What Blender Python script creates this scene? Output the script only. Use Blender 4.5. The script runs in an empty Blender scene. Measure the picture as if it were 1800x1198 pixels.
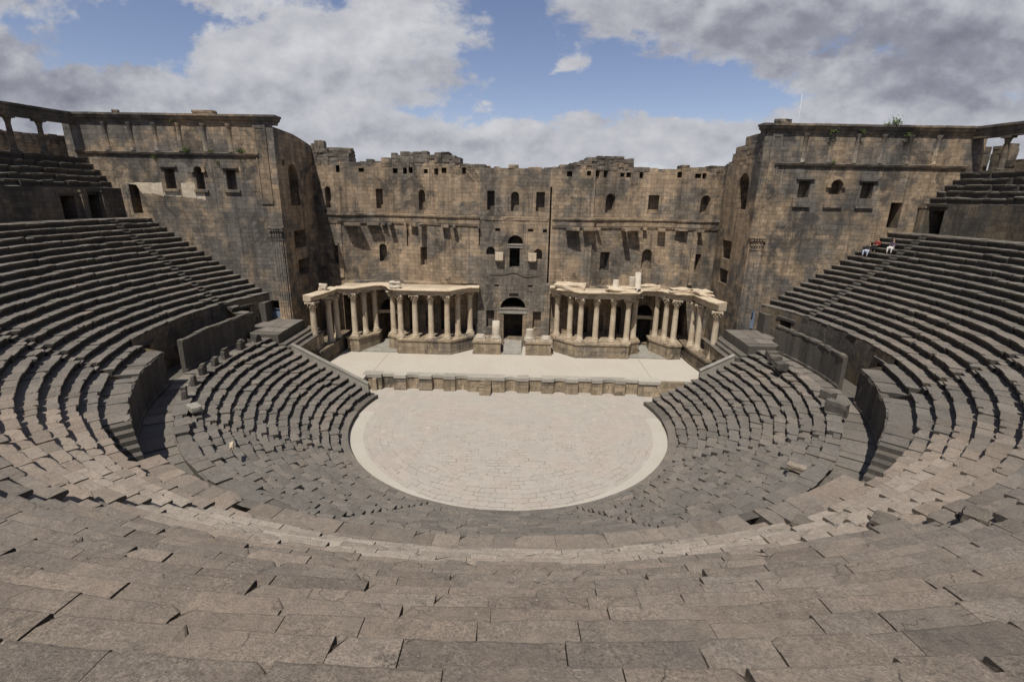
import bpy, math, random
from mathutils import Vector, Matrix, noise
R = math.radians
rnd = random.Random(11)
sc = bpy.context.scene
col = sc.collection

# ------------------------------------------------------------------ camera
CAM = Vector((0.914, -38.962, 18.645)); PITCH, YAW, ROLL = R(16.348), R(-1.1227), R(1.0873)
cam_d = bpy.data.cameras.new('camera'); cam = bpy.data.objects.new('camera', cam_d); col.objects.link(cam)
fw = Vector((math.sin(YAW)*math.cos(PITCH), math.cos(YAW)*math.cos(PITCH), -math.sin(PITCH)))
rt = Vector((math.cos(YAW), -math.sin(YAW), 0)); up = rt.cross(fw)
rt, up = math.cos(ROLL)*rt + math.sin(ROLL)*up, -math.sin(ROLL)*rt + math.cos(ROLL)*up
m = Matrix((rt, up, -fw)).transposed().to_4x4(); m.translation = CAM
cam.matrix_world = m
cam_d.sensor_width = 36; cam_d.lens = 36*871.33/1800; cam_d.clip_start = 0.05; cam_d.clip_end = 6000
sc.camera = cam

# ------------------------------------------------------------------ light
SUN_EL, SUN_AZ = R(61), R(19)            # the sun stands high behind the viewer, a little to the left
sdir = Vector((-math.sin(SUN_AZ)*math.cos(SUN_EL), -math.cos(SUN_AZ)*math.cos(SUN_EL), math.sin(SUN_EL)))
sun_d = bpy.data.lights.new('sun', 'SUN'); sun_d.energy = 5.0; sun_d.angle = R(0.5); sun_d.color = (1.0, .95, .87)
sun = bpy.data.objects.new('sun', sun_d); col.objects.link(sun)
sun.rotation_euler = sdir.to_track_quat('Z', 'Y').to_euler()

sc.view_settings.view_transform = 'Standard'; sc.view_settings.look = 'None'
sc.view_settings.exposure = 0.0; sc.view_settings.gamma = 1.0
try: sc.view_settings.use_curve_mapping = False
except Exception: pass

class NT:
    """short hand for building node trees"""
    def __init__(s, tree): s.t = tree; s.n = tree.nodes; s.l = tree.links
    def add(s, typ, **kw):
        n = s.n.new(typ)
        ins = kw.pop('ins', {})
        for k, v in kw.items(): setattr(n, k, v)
        for k, v in ins.items(): s.set(n.inputs[k], v)
        return n
    def set(s, sock, v):
        if isinstance(v, bpy.types.NodeSocket): s.l.new(v, sock)
        else: sock.default_value = v
    def math(s, op, a, b=None, c=None, clamp=False):
        n = s.add('ShaderNodeMath', operation=op, use_clamp=clamp)
        for i, v in enumerate((a, b, c)):
            if v is not None: s.set(n.inputs[i], v)
        return n.outputs[0]
    def mix(s, f, a, b, blend='MIX'):
        n = s.add('ShaderNodeMix', data_type='RGBA', blend_type=blend)
        s.set(n.inputs['Factor'], f); s.set(n.inputs[6], a); s.set(n.inputs[7], b)
        return n.outputs[2]
    def noise(s, vec, scale, detail=4, rough=.55, dist=0.0, out=0):
        n = s.add('ShaderNodeTexNoise', ins={'Scale': scale, 'Detail': detail, 'Roughness': rough, 'Distortion': dist})
        if vec is not None: s.l.new(vec, n.inputs['Vector'])
        return n.outputs[out]
    def ramp(s, f, *stops):
        n = s.add('ShaderNodeValToRGB'); s.set(n.inputs[0], f)
        e = n.color_ramp.elements
        while len(e) < len(stops): e.new(.5)
        for i, (p, c) in enumerate(stops):
            e[i].position = p
            e[i].color = (c, c, c, 1) if not isinstance(c, (tuple, list)) else (*c, 1)
        return n.outputs[0]
    def mapr(s, v, a, b, c=0.0, d=1.0, smooth=False):
        n = s.add('ShaderNodeMapRange'); n.interpolation_type = 'SMOOTHSTEP' if smooth else 'LINEAR'
        for i, x in enumerate((v, a, b, c, d)): s.set(n.inputs[i], x)
        return n.outputs[0]

world = bpy.data.worlds.new('World'); sc.world = world; world.use_nodes = True
w = NT(world.node_tree); w.n.clear()
sky = w.add('ShaderNodeTexSky', sky_type='NISHITA', sun_disc=False, sun_elevation=SUN_EL, air_density=1.0, dust_density=.6, ozone_density=1.2, altitude=800)
sky.sun_rotation = math.atan2(sdir.x, sdir.y)
tc = w.add('ShaderNodeTexCoord'); sep = w.add('ShaderNodeSeparateXYZ'); w.l.new(tc.outputs['Generated'], sep.inputs[0])
dx, dy, dz = sep.outputs
# cloud deck: bearing / elevation of the viewing direction, warped a little by noise
yy = w.math('MAXIMUM', w.math('ABSOLUTE', dy), .25)
ca = w.math('DIVIDE', dx, yy); ce = w.math('DIVIDE', dz, yy)
cv = w.add('ShaderNodeCombineXYZ'); w.set(cv.inputs[0], ca); w.set(cv.inputs[1], w.math('MULTIPLY', ce, 1.55)); w.set(cv.inputs[2], w.math('MULTIPLY', dy, .8))
CV = cv.outputs[0]
big = w.noise(CV, 4.2, 10, .55, .1); fine = w.noise(CV, 15, 8, .62, .1)
wc = w.add('ShaderNodeTexNoise', ins={'Scale': 6.0, 'Detail': 9.0, 'Roughness': .62}); w.l.new(CV, wc.inputs['Vector'])
wsep = w.add('ShaderNodeSeparateXYZ'); w.l.new(wc.outputs['Color'], wsep.inputs[0])
wa = w.math('ADD', ca, w.math('MULTIPLY', w.math('SUBTRACT', wsep.outputs[0], .5), .26))
we = w.math('ADD', ce, w.math('MULTIPLY', w.math('SUBTRACT', wsep.outputs[1], .5), .15))
def blob(a, e, ra, re, wgt):
    u = w.math('DIVIDE', w.math('SUBTRACT', wa, a), ra); v = w.math('DIVIDE', w.math('SUBTRACT', we, e), re)
    d2 = w.math('ADD', w.math('MULTIPLY', u, u), w.math('MULTIPLY', v, v))
    return w.math('MULTIPLY', w.math('POWER', 2.718, w.math('MULTIPLY', d2, -1.0)), wgt)
def blobs(lst):
    t = None
    for b in lst:
        o = blob(*b); t = o if t is None else w.math('ADD', t, o)
    return t
cover = blobs([(-.03, .25, .11, .075, -.55), (.12, .205, .14, .05, -.55), (.33, .20, .20, .032, -.50), (-.76, .245, .15, .055, -.62), (-.58, .295, .10, .03, -.45),
               (-.13, .155, .15, .028, -.42), (.02, .17, .10, .03, -.25), (.24, .165, .12, .03, -.22), (.55, .275, .07, .022, -.25), (-.06, .32, .06, .04, -.3),
               (-.37, .235, .24, .07, .34), (.062, .225, .052, .034, .62), (.40, .305, .33, .045, .40), (.72, .20, .25, .06, .32), (-.85, .16, .28, .06, .30), (-.3, .12, .35, .04, .28),
               (.3, .10, .5, .035, .30)])
dens = w.math('ADD', w.math('ADD', w.math('MULTIPLY', w.math('SUBTRACT', big, .5), 1.25), w.math('MULTIPLY', w.math('SUBTRACT', fine, .5), .72)), w.math('ADD', cover, .20))
alpha = w.mapr(dens, -.05, .22, 0, 1, True)
shade = blobs([(.45, .29, .36, .05, -.36), (.85, .22, .30, .07, -.38), (-.92, .18, .25, .08, -.34), (-.25, .095, .5, .022, -.14), (-.62, .15, .25, .03, -.12),
               (-.36, .28, .22, .06, .14), (-.30, .20, .2, .02, -.10), (.36, .165, .2, .04, .05), (.1, .23, .05, .03, .12), (.55, .235, .06, .02, .2), (-.1, .13, .2, .03, .10)])
bv = w.add('ShaderNodeCombineXYZ'); w.set(bv.inputs[0], w.math('ADD', ca, -.015)); w.set(bv.inputs[1], w.math('MULTIPLY', w.math('ADD', ce, .02), 1.55)); w.set(bv.inputs[2], w.math('MULTIPLY', dy, .8))
big2 = w.noise(bv.outputs[0], 4.2, 10, .55, .1)
relief = w.math('MULTIPLY', w.math('SUBTRACT', big, big2), 2.3)
lum = w.math('ADD', w.math('ADD', w.math('ADD', .64, shade), w.math('MULTIPLY', relief, -.6)), w.math('MULTIPLY', w.math('SUBTRACT', fine, .5), .5), clamp=True)
ccol = w.ramp(lum, (0.0, (1.65, 1.72, 2.15)), (.30, (2.8, 2.9, 3.45)), (.60, (4.8, 4.9, 5.35)), (1.0, (6.9, 7.0, 7.25)))
skyc = w.mix(1.0, sky.outputs[0], (1.08, .94, .98, 1), 'MULTIPLY')
hi = w.mapr(dz, .36, .50, 1, .22, True)       # unseen clouds overhead thinned to lower the fill and deepen shadows
alpha = w.math('MULTIPLY', alpha, hi)
bg = w.add('ShaderNodeBackground', ins={'Color': w.mix(alpha, skyc, ccol), 'Strength': .1})
wo = w.add('ShaderNodeOutputWorld'); w.l.new(bg.outputs[0], wo.inputs[0])

# ------------------------------------------------------------------ materials
def mat(name, fn, rough=.9):
    mm = bpy.data.materials.new(name); mm.use_nodes = True
    t = NT(mm.node_tree); t.n.clear()
    b = t.add('ShaderNodeBsdfPrincipled', ins={'Roughness': rough}); b.inputs['Specular IOR Level'].default_value = .25
    o = t.add('ShaderNodeOutputMaterial'); t.l.new(b.outputs[0], o.inputs[0])
    c, h, dist = fn(t)
    t.set(b.inputs['Base Color'], c)
    if h is not None:
        bp = t.add('ShaderNodeBump', ins={'Strength': 1.0, 'Distance': dist, 'Height': h}); t.l.new(bp.outputs[0], b.inputs['Normal'])
    return mm
def coords(t):
    tc = t.add('ShaderNodeTexCoord'); g = t.add('ShaderNodeNewGeometry')
    return tc.outputs['UV'], g.outputs['Position']
def attr(t, nm): return t.add('ShaderNodeAttribute', attribute_name=nm).outputs['Fac']
def scaled(t, v, s):
    mp = t.add('ShaderNodeMapping', ins={'Scale': s}); t.l.new(v, mp.inputs['Vector']); return mp.outputs[0]
def gray(t, f): 
    n = t.add('ShaderNodeCombineColor'); [t.set(n.inputs[i], f) for i in range(3)]; return n.outputs[0]

def ashlar_fn(ochre, grey, w_=.95, h_=.46, greyness=.5, big_s=.16):
    def fn(t):
        uv, pos = coords(t)
        wob = t.add('ShaderNodeTexNoise', ins={'Scale': .9, 'Detail': 3.0}); t.l.new(pos, wob.inputs['Vector'])
        off = t.add('ShaderNodeVectorMath', operation='MULTIPLY_ADD'); t.l.new(wob.outputs['Color'], off.inputs[0])
        off.inputs[1].default_value = (.22, .12, 0); t.l.new(uv, off.inputs[2])
        def bricks(wd, ht, off_):
            br = t.add('ShaderNodeTexBrick', offset=off_, ins={'Scale': 1.0, 'Mortar Size': .012, 'Mortar Smooth': .35, 'Bias': 0.0, 'Brick Width': wd, 'Row Height': ht})
            t.l.new(off.outputs[0], br.inputs['Vector'])
            br.inputs['Color1'].default_value = (.70, .70, .70, 1); br.inputs['Color2'].default_value = (1.22, 1.22, 1.22, 1); br.inputs['Mortar'].default_value = (.95, .95, .95, 1); return br
        ba, bb = bricks(w_, h_, .5), bricks(w_*.62, h_*.84, .37)
        sel = t.mapr(t.noise(pos, .22, 3, .5), .47, .53, 0, 1)
        bcol = t.mix(sel, ba.outputs['Color'], bb.outputs['Color'])
        bfac = t.math('ADD', t.math('MULTIPLY', ba.outputs['Fac'], t.math('SUBTRACT', 1.0, sel)), t.math('MULTIPLY', bb.outputs['Fac'], sel))
        jv = t.mapr(t.noise(pos, 1.3, 4, .7), .36, .62, .1, 1.0)
        g1 = t.noise(pos, big_s, 5, .6, .6); g2 = t.noise(pos, .75, 5, .6)
        gf = t.math('ADD', t.math('MULTIPLY', g1, .65), t.math('MULTIPLY', g2, .35))
        gf = t.mapr(t.math('ADD', gf, t.math('MULTIPLY', attr(t, 'warm'), -.25)), .43-(greyness-.5)*.3, .56-(greyness-.5)*.3, 0, 1, True)
        c = t.mix(gf, (*ochre, 1), (*grey, 1))
        c = t.mix(.8, c, bcol, 'MULTIPLY'); c = t.mix(t.math('MULTIPLY', t.math('MULTIPLY', bfac, jv), .62), c, (.035, .030, .024, 1))
        st = t.noise(scaled(t, uv, (1.3, .13, 1)), 1.0, 6, .62)
        c = t.mix(1.0, c, gray(t, t.mapr(st, .3, .7, .60, 1.30)), 'MULTIPLY')
        s2 = t.noise(scaled(t, uv, (2.6, .09, 1)), 1.0, 4, .6); c = t.mix(t.mapr(s2, .57, .68, 0, .55, True), c, (.045, .042, .038, 1)); s3 = t.noise(scaled(t, uv, (3.1, .12, 1)), 1.3, 4, .6); c = t.mix(t.mapr(s3, .62, .72, 0, .35, True), c, (.36, .30, .22, 1))
        dk = t.noise(pos, .33, 6, .7, .4)
        c = t.mix(t.mapr(dk, .53, .63, 0, .74, True), c, (.045, .042, .038, 1))
        fn_ = t.noise(pos, 7.0, 6, .7)
        c = t.mix(1.0, c, gray(t, t.mapr(fn_, .3, .7, .74, 1.24)), 'MULTIPLY')
        pl = t.noise(pos, 1.9, 5, .7, .8)
        c = t.mix(t.mapr(pl, .63, .72, 0, .5, True), c, (.42, .38, .30, 1))
        c = t.mix(1.0, c, gray(t, t.mapr(attr(t, 'tint'), 0, 1, .75, 1.25)), 'MULTIPLY')
        hh = t.math('ADD', t.math('MULTIPLY', t.math('MULTIPLY', bfac, jv), -.8), t.math('ADD', t.math('MULTIPLY', fn_, .55), t.math('MULTIPLY', g2, .9)))
        return c, hh, .06
    return fn
M = {}
M['wall'] = mat('ashlar_wall', ashlar_fn((.302, .226, .152), (.150, .130, .106), greyness=.47))
M['tower'] = mat('ashlar_tower', ashlar_fn((.285, .212, .140), (.120, .108, .094), greyness=.53, big_s=.10))
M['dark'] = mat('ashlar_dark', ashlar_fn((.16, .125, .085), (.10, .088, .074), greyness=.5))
M['podium'] = mat('ashlar_podium', ashlar_fn((.285, .225, .155), (.18, .155, .125), w_=1.3, h_=.55, greyness=.38))

def basalt_fn(base, warmc, fine_s=1.0, upright_shade=.62):
    def fn(t):
        uv, pos = coords(t)
        a = t.noise(pos, .8, 6, .65, .4); b = t.noise(pos, 5.0, 8, .75); c3 = t.noise(pos, 38*fine_s, 4, .8)
        wm = t.math('ADD', attr(t, 'warm'), t.math('MULTIPLY', t.math('SUBTRACT', a, .5), 1.4))
        c = t.mix(t.mapr(wm, .15, 1.0, 0, 1), (*base, 1), (*warmc, 1)); c = t.mix(t.mapr(wm, 1.0, 2.2, 0, 1), c, (.29, .25, .205, 1))
        c = t.mix(1.0, c, gray(t, t.mapr(b, .25, .75, .72, 1.26)), 'MULTIPLY')
        c = t.mix(t.mapr(t.noise(pos, 1.4, 4, .7, .5), .36, .62, .25, 1.0), c, t.mix(1.0, c, gray(t, t.mapr(t.math('ADD', t.math('MULTIPLY', c3, .6), t.math('MULTIPLY', t.noise(pos, 19*fine_s, 4, .75), .4)), .34, .66, .50, 1.50)), 'MULTIPLY'))
        c = t.mix(1.0, c, gray(t, t.mapr(attr(t, 'tint'), 0, 1, .80, 1.20)), 'MULTIPLY')
        cr = t.add('ShaderNodeTexVoronoi', feature='DISTANCE_TO_EDGE', ins={'Scale': .75}); wv = t.add('ShaderNodeTexNoise', ins={'Scale': 2.2, 'Detail': 4.0}); t.l.new(pos, wv.inputs['Vector'])
        wo_ = t.add('ShaderNodeVectorMath', operation='MULTIPLY_ADD'); t.l.new(wv.outputs['Color'], wo_.inputs[0]); wo_.inputs[1].default_value = (.7, .7, .7); t.l.new(pos, wo_.inputs[2]); t.l.new(wo_.outputs[0], cr.inputs['Vector'])
        crk = t.math('MULTIPLY', t.mapr(cr.outputs['Distance'], .002, .008, 1, 0), t.mapr(t.noise(pos, .9, 2), .54, .60, 0, .75))
        c = t.mix(crk, c, (.03, .027, .023, 1))
        stn = t.noise(pos, 2.6, 6, .75, .8); c = t.mix(t.mapr(stn, .56, .68, 0, .42, True), c, (.055, .052, .047, 1))
        lich = t.noise(pos, 24*fine_s, 6, .75, .5)
        lm = t.math('MULTIPLY', t.mapr(lich, .55, .64, 0, 1, True), t.mapr(t.noise(pos, 1.1, 3, .6), .42, .66, 0, .75, True))
        c = t.mix(lm, c, (.37, .33, .26, 1))
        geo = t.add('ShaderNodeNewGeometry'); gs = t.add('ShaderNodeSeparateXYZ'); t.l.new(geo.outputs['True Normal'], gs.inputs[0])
        # shade painted into the colour: upright faces darker than flat tops
        c = t.mix(1.0, c, gray(t, t.mapr(t.math('ABSOLUTE', gs.outputs[2]), .35, .8, upright_shade, 1.0)), 'MULTIPLY')
        vo = t.add('ShaderNodeTexVoronoi', ins={'Scale': 7.0}); t.l.new(pos, vo.inputs['Vector'])
        wf = t.math('MULTIPLY', t.mapr(vo.outputs['Distance'], .05, .10, 1, 0), t.mapr(t.noise(pos, 2.3, 2), .60, .66, 0, 1))
        c = t.mix(t.math('MULTIPLY', wf, .6), c, (.60, .57, .50, 1))
        pit = t.noise(pos, 90*fine_s, 2, .6)
        hh = t.math('ADD', t.math('ADD', t.math('MULTIPLY', b, 1.3), t.math('MULTIPLY', c3, .5)), t.math('MULTIPLY', pit, .22))
        return c, hh, .035
    return fn
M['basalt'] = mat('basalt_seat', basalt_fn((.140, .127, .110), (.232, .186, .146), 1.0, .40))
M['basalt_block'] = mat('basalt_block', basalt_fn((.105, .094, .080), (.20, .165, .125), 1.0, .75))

def lime_fn(c1, c2, dirty=.5):
    def fn(t):
        uv, pos = coords(t)
        a = t.noise(pos, 1.1, 6, .65, .6); b = t.noise(pos, 9, 6, .7); s = t.noise(scaled(t, pos, (5, 5, .7)), 1, 4, .6)
        c = t.mix(t.mapr(a, .35, .68, 0, 1, True), (*c1, 1), (*c2, 1))
        c = t.mix(t.mapr(t.math('ADD', t.math('MULTIPLY', s, .6), t.math('MULTIPLY', b, .4)), .52, .70, 0, dirty, True), c, (.16, .12, .08, 1))
        c = t.mix(1.0, c, gray(t, t.mapr(b, .3, .7, .8, 1.15)), 'MULTIPLY')
        c = t.mix(1.0, c, gray(t, t.mapr(attr(t, 'tint'), 0, 1, .8, 1.2)), 'MULTIPLY')
        return c, t.math('ADD', b, a), .03
    return fn
M['lime'] = mat('limestone', lime_fn((.50, .42, .315), (.385, .305, .21)))
M['marble'] = mat('marble', lime_fn((.44, .395, .325), (.36, .30, .23), .45))
M['grey_stone'] = mat('grey_coping', lime_fn((.27, .255, .22), (.20, .185, .155), .35))
M['coping'] = mat('pale_coping', lime_fn((.36, .335, .285), (.31, .285, .24), .3))
M['plaster'] = mat('pale_plaster', lime_fn((.46, .40, .31), (.33, .275, .20), .5))

def paving_fn(t):
    uv, pos = coords(t)
    sp = t.add('ShaderNodeSeparateXYZ'); t.l.new(pos, sp.inputs[0]); X, Y, Z = sp.outputs
    rr = t.math('SQRT', t.math('ADD', t.math('MULTIPLY', X, X), t.math('MULTIPLY', Y, Y)))
    ph = t.math('ARCTAN2', X, t.math('MULTIPLY', Y, -1.0))
    wn = t.add('ShaderNodeTexNoise', ins={'Scale': .8, 'Detail': 4.0, 'Roughness': .6}); t.l.new(pos, wn.inputs['Vector'])
    def brick(u, v, wd, ht, ms):
        cb = t.add('ShaderNodeCombineXYZ'); t.set(cb.inputs[0], u); t.set(cb.inputs[1], v)
        of = t.add('ShaderNodeVectorMath', operation='MULTIPLY_ADD'); t.l.new(wn.outputs['Color'], of.inputs[0]); of.inputs[1].default_value = (.8, .5, 0); t.l.new(cb.outputs[0], of.inputs[2])
        br = t.add('ShaderNodeTexBrick', offset=.37, ins={'Scale': 1.0, 'Mortar Size': ms, 'Mortar Smooth': .3, 'Brick Width': wd, 'Row Height': ht})
        br.inputs['Color1'].default_value = (.95, .95, .95, 1); br.inputs['Color2'].default_value = (1.05, 1.05, 1.05, 1); br.inputs['Mortar'].default_value = (1, 1, 1, 1)
        t.l.new(of.outputs[0], br.inputs['Vector']); return br
    b1 = brick(X, Y, .72, .42, .016); b2 = brick(t.math('MULTIPLY', ph, 9.0), rr, .85, .5, .014)
    ring = t.mapr(rr, 8.3, 8.5, 0, 1)
    bc = t.mix(ring, b1.outputs['Color'], b2.outputs['Color'])
    fac = t.math('ADD', t.math('MULTIPLY', b1.outputs['Fac'], t.math('SUBTRACT', 1.0, ring)), t.math('MULTIPLY', b2.outputs['Fac'], ring))
    a = t.noise(pos, .35, 5, .6, .5); f = t.noise(pos, 6, 6, .7)
    c = t.mix(t.mapr(a, .40, .62, 0, 1, True), (.338, .313, .270, 1), (.352, .309, .266, 1))
    c = t.mix(1.0, c, bc, 'MULTIPLY')
    c = t.mix(1.0, c, gray(t, t.mapr(f, .3, .7, .86, 1.12)), 'MULTIPLY')
    vis = t.mapr(t.math('ADD', t.noise(pos, .8, 4, .7), t.math('MULTIPLY', Y, -.012)), .52, .70, .05, .75, True)
    c = t.mix(t.math('MULTIPLY', fac, vis), c, (.17, .115, .07, 1))
    sp2 = t.mapr(t.noise(pos, 3.3, 4, .8, 1.0), .64, .72, 0, .5, True)
    c = t.mix(t.math('MULTIPLY', sp2, vis), c, (.24, .18, .12, 1))
    st_ = t.noise(pos, .9, 6, .7, .6); c = t.mix(t.mapr(st_, .55, .70, 0, .35, True), c, (.30, .265, .21, 1)); st2 = t.noise(pos, 1.7, 5, .7, .3); c = t.mix(t.mapr(st2, .60, .68, 0, .5, True), c, (.47, .44, .37, 1))
    return c, t.math('ADD', t.math('MULTIPLY', t.math('MULTIPLY', fac, vis), -1.0), t.math('MULTIPLY', f, .4)), .03
M['paving'] = mat('orchestra_paving', paving_fn)
def pale_fn(c1, c2, lines=None):
    def fn(t):
        uv, pos = coords(t)
        a = t.noise(pos, .3, 5, .6, .4); f = t.noise(pos, 5, 6, .7); g = t.noise(scaled(t, pos, (.35, 1.5, 1)), 1, 5, .65)
        c = t.mix(t.mapr(a, .35, .65, 0, 1, True), (*c1, 1), (*c2, 1))
        c = t.mix(1.0, c, gray(t, t.mapr(f, .3, .7, .92, 1.07)), 'MULTIPLY')
        c = t.mix(t.mapr(g, .58, .74, 0, .28, True), c, (.40, .35, .27, 1))
        if lines:
            sp = t.add('ShaderNodeSeparateXYZ'); t.l.new(pos, sp.inputs[0])
            for x0 in lines:
                d = t.math('ABSOLUTE', t.math('SUBTRACT', sp.outputs[0], x0))
                c = t.mix(t.mapr(d, .025, .05, .75, 0), c, (.22, .18, .13, 1))
        return c, f, .01
    return fn
M['stage'] = mat('pale_screed', pale_fn((.42, .385, .325), (.40, .36, .30), (-13.85, 13.9)))
M['ring'] = mat('pale_ring', pale_fn((.395, .368, .315), (.38, .348, .292)))
M['earth'] = mat('dry_earth', pale_fn((.20, .17, .13), (.24, .20, .15)))
M['rubble'] = mat('rubble_wall', ashlar_fn((.36, .27, .18), (.20, .17, .135), w_=.5, h_=.3, greyness=.4))
def flat(c, rough=.7):
    def fn(t):
        uv, pos = coords(t); f = t.noise(pos, 14, 4, .6)
        return t.mix(1.0, (*c, 1), gray(t, t.mapr(f, .3, .7, .82, 1.16)), 'MULTIPLY'), None, 0
    return fn
for nm, cc in {'blue': (.13, .17, .24), 'black': (.015, .015, .016), 'mast': (.55, .55, .55), 'leaf': (.075, .11, .028), 'dry_leaf': (.12, .12, .04), 'skin': (.42, .26, .18), 'red_cloth': (.17, .03, .025), 'dark_cloth': (.02, .022, .025),
               'jeans': (.36, .41, .50), 'pale_cloth': (.55, .53, .50), 'purple_cloth': (.04, .03, .055), 'hair': (.035, .02, .012), 'shoe': (.05, .045, .04)}.items():
    M[nm] = mat(nm, flat(cc))

# ------------------------------------------------------------------ object helpers
def tag(o, label=None, cat=None, group=None, kind=None):
    if label: o['label'] = label
    if cat: o['category'] = cat
    if group: o['group'] = group
    if kind or label: o['kind'] = kind or 'thing'
    return o
def empty(name, loc, label, cat, group=None, rz=0):
    o = bpy.data.objects.new(name, None); col.objects.link(o); o.location = loc; o.rotation_euler = (0, 0, rz)
    o.empty_display_size = .3
    return tag(o, label, cat, group)
def copy_thing(src, loc, rz=0, label=None, group=None):
    o = src.copy(); col.objects.link(o); o.location = loc; o.rotation_euler = (0, 0, rz)
    if label: o['label'] = label
    if group: o['group'] = group
    for ch in list(src.children):
        c = ch.copy(); col.objects.link(c); c.parent = o
        for g in ch.children:
            d = g.copy(); col.objects.link(d); d.parent = c
    return o

class MB:
    """mesh collector: faces with per-face tint and warmth; uv in metres"""
    def __init__(s): s.v = []; s.f = []; s.uv = []; s.t = []; s.w = []; s.sm = []
    def face(s, pts, uv=None, t=.5, w=0.0, sm=False):
        n = len(s.v); s.v += [tuple(p) for p in pts]; s.f.append(tuple(range(n, n+len(pts))))
        s.uv.append(uv); s.t.append(t); s.w.append(w); s.sm.append(sm)
    def grid(s, rows, t=.5, w=0.0, sm=False, close=False, uvs=None):
        """rows of points sharing vertices"""
        n = len(s.v); W = len(rows[0])
        for r_ in rows: s.v += [tuple(p) for p in r_]
        for i in range(len(rows)-1):
            for j in range(W-1 + (1 if close else 0)):
                k = (j+1) % W
                s.f.append((n+i*W+j, n+i*W+k, n+(i+1)*W+k, n+(i+1)*W+j))
                s.uv.append(None if uvs is None else [uvs[i][j], uvs[i][k], uvs[i+1][k], uvs[i+1][j]])
                s.t.append(t); s.w.append(w); s.sm.append(sm)
    def box(s, a, b, t=.5, w=0.0, M4=None, jit=0.0, bev=0.0):
        x0, y0, z0 = a; x1, y1, z1 = b
        P = [(x0,y0,z0),(x1,y0,z0),(x1,y1,z0),(x0,y1,z0),(x0,y0,z1),(x1,y0,z1),(x1,y1,z1),(x0,y1,z1)]
        P = [Vector(p) + Vector((rnd.uniform(-jit,jit), rnd.uniform(-jit,jit), rnd.uniform(-jit,jit))) for p in P]
        if M4 is not None: P = [M4 @ p for p in P]
        n = len(s.v); s.v += [tuple(p) for p in P]
        for q in ((0,3,2,1),(4,5,6,7),(0,1,5,4),(1,2,6,5),(2,3,7,6),(3,0,4,7)):
            s.f.append(tuple(n+i for i in q)); s.uv.append(None); s.t.append(t); s.w.append(w); s.sm.append(False)
    def prism(s, poly, z0, z1, t=.5, w=0.0, cap=True):
        """poly counter-clockwise seen from above"""
        n = len(poly); d = 0
        for i in range(n):
            a, b = poly[i], poly[(i+1) % n]; L = math.hypot(b[0]-a[0], b[1]-a[1])
            s.face([(a[0],a[1],z0),(b[0],b[1],z0),(b[0],b[1],z1),(a[0],a[1],z1)], [(d,z0),(d+L,z0),(d+L,z1),(d,z1)], t, w); d += L
        if cap:
            s.face([(p[0],p[1],z1) for p in poly], None, t, w)
            s.face([(p[0],p[1],z0) for p in reversed(poly)], None, t, w)
    def lathe(s, prof, c=(0,0,0), n=16, t=.5, sm=True, lobes=0, amp=0):
        rows = []
        for r_, z in prof:
            rows.append([(c[0]+(r_*(1+amp*math.cos(lobes*2*math.pi*k/n)))*math.cos(2*math.pi*k/n), c[1]+(r_*(1+amp*math.cos(lobes*2*math.pi*k/n)))*math.sin(2*math.pi*k/n), c[2]+z) for k in range(n)])
        s.grid(rows, t, 0, sm, close=True)
    def build(s, name, m_, parent=None, loc=None):
        me = bpy.data.meshes.new(name); me.from_pydata(s.v, [], s.f)
        uvl = me.uv_layers.new(name='UVMap'); data = [0.0]*(2*len(me.loops)); li = 0
        for fi, f in enumerate(s.f):
            u = s.uv[fi]
            if u is None:
                p = [s.v[i] for i in f]
                nx = ny = nz = 0
                for i in range(len(p)):
                    a, b = p[i], p[(i+1) % len(p)]
                    nx += (a[1]-b[1])*(a[2]+b[2]); ny += (a[2]-b[2])*(a[0]+b[0]); nz += (a[0]-b[0])*(a[1]+b[1])
                h = math.hypot(nx, ny)
                if abs(nz) > h: u = [(q[0], q[1]) for q in p]
                else:
                    tx, ty = (-ny/h, nx/h) if h > 1e-9 else (1, 0)
                    u = [(q[0]*tx+q[1]*ty, q[2]) for q in p]
            for q in u: data[2*li] = q[0]; data[2*li+1] = q[1]; li += 1
        uvl.data.foreach_set('uv', data)
        for nm, arr in (('tint', s.t), ('warm', s.w)):
            at = me.attributes.new(nm, 'FLOAT', 'FACE'); at.data.foreach_set('value', arr)
        me.polygons.foreach_set('use_smooth', s.sm)
        for x in (m_ if isinstance(m_, (list, tuple)) else [m_]): me.materials.append(x)
        me.update()
        o = bpy.data.objects.new(name, me); col.objects.link(o)
        if parent is not None: o.parent = parent
        if loc is not None: o.location = loc
        return o

class Path:
    """plan polyline; the outside face looks to the right-hand side of its direction"""
    def __init__(s, pts):
        s.p = [Vector((a, b)) for a, b in pts]; s.s = [0.0]
        for a, b in zip(s.p, s.p[1:]): s.s.append(s.s[-1] + (b-a).length)
        s.L = s.s[-1]
    def seg(s, d):
        for i in range(len(s.p)-1):
            if d <= s.s[i+1] or i == len(s.p)-2: return i
    def at(s, d, out=0.0):
        i = s.seg(d); a, b = s.p[i], s.p[i+1]; f = (d-s.s[i])/(s.s[i+1]-s.s[i]); q = a+(b-a)*f
        u = (b-a).normalized(); return Vector((q.x+u.y*out, q.y-u.x*out))
    def sx(s, x):
        for i in range(len(s.p)-1):
            a, b = s.p[i].x, s.p[i+1].x
            if min(a, b)-1e-6 <= x <= max(a, b)+1e-6 and abs(b-a) > 1e-6: return s.s[i]+(x-a)/(b-a)*(s.s[i+1]-s.s[i])
        return 0.0
    def normal(s, d):
        i = s.seg(d); u = (s.p[i+1]-s.p[i]).normalized(); return Vector((u.y, -u.x))

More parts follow.
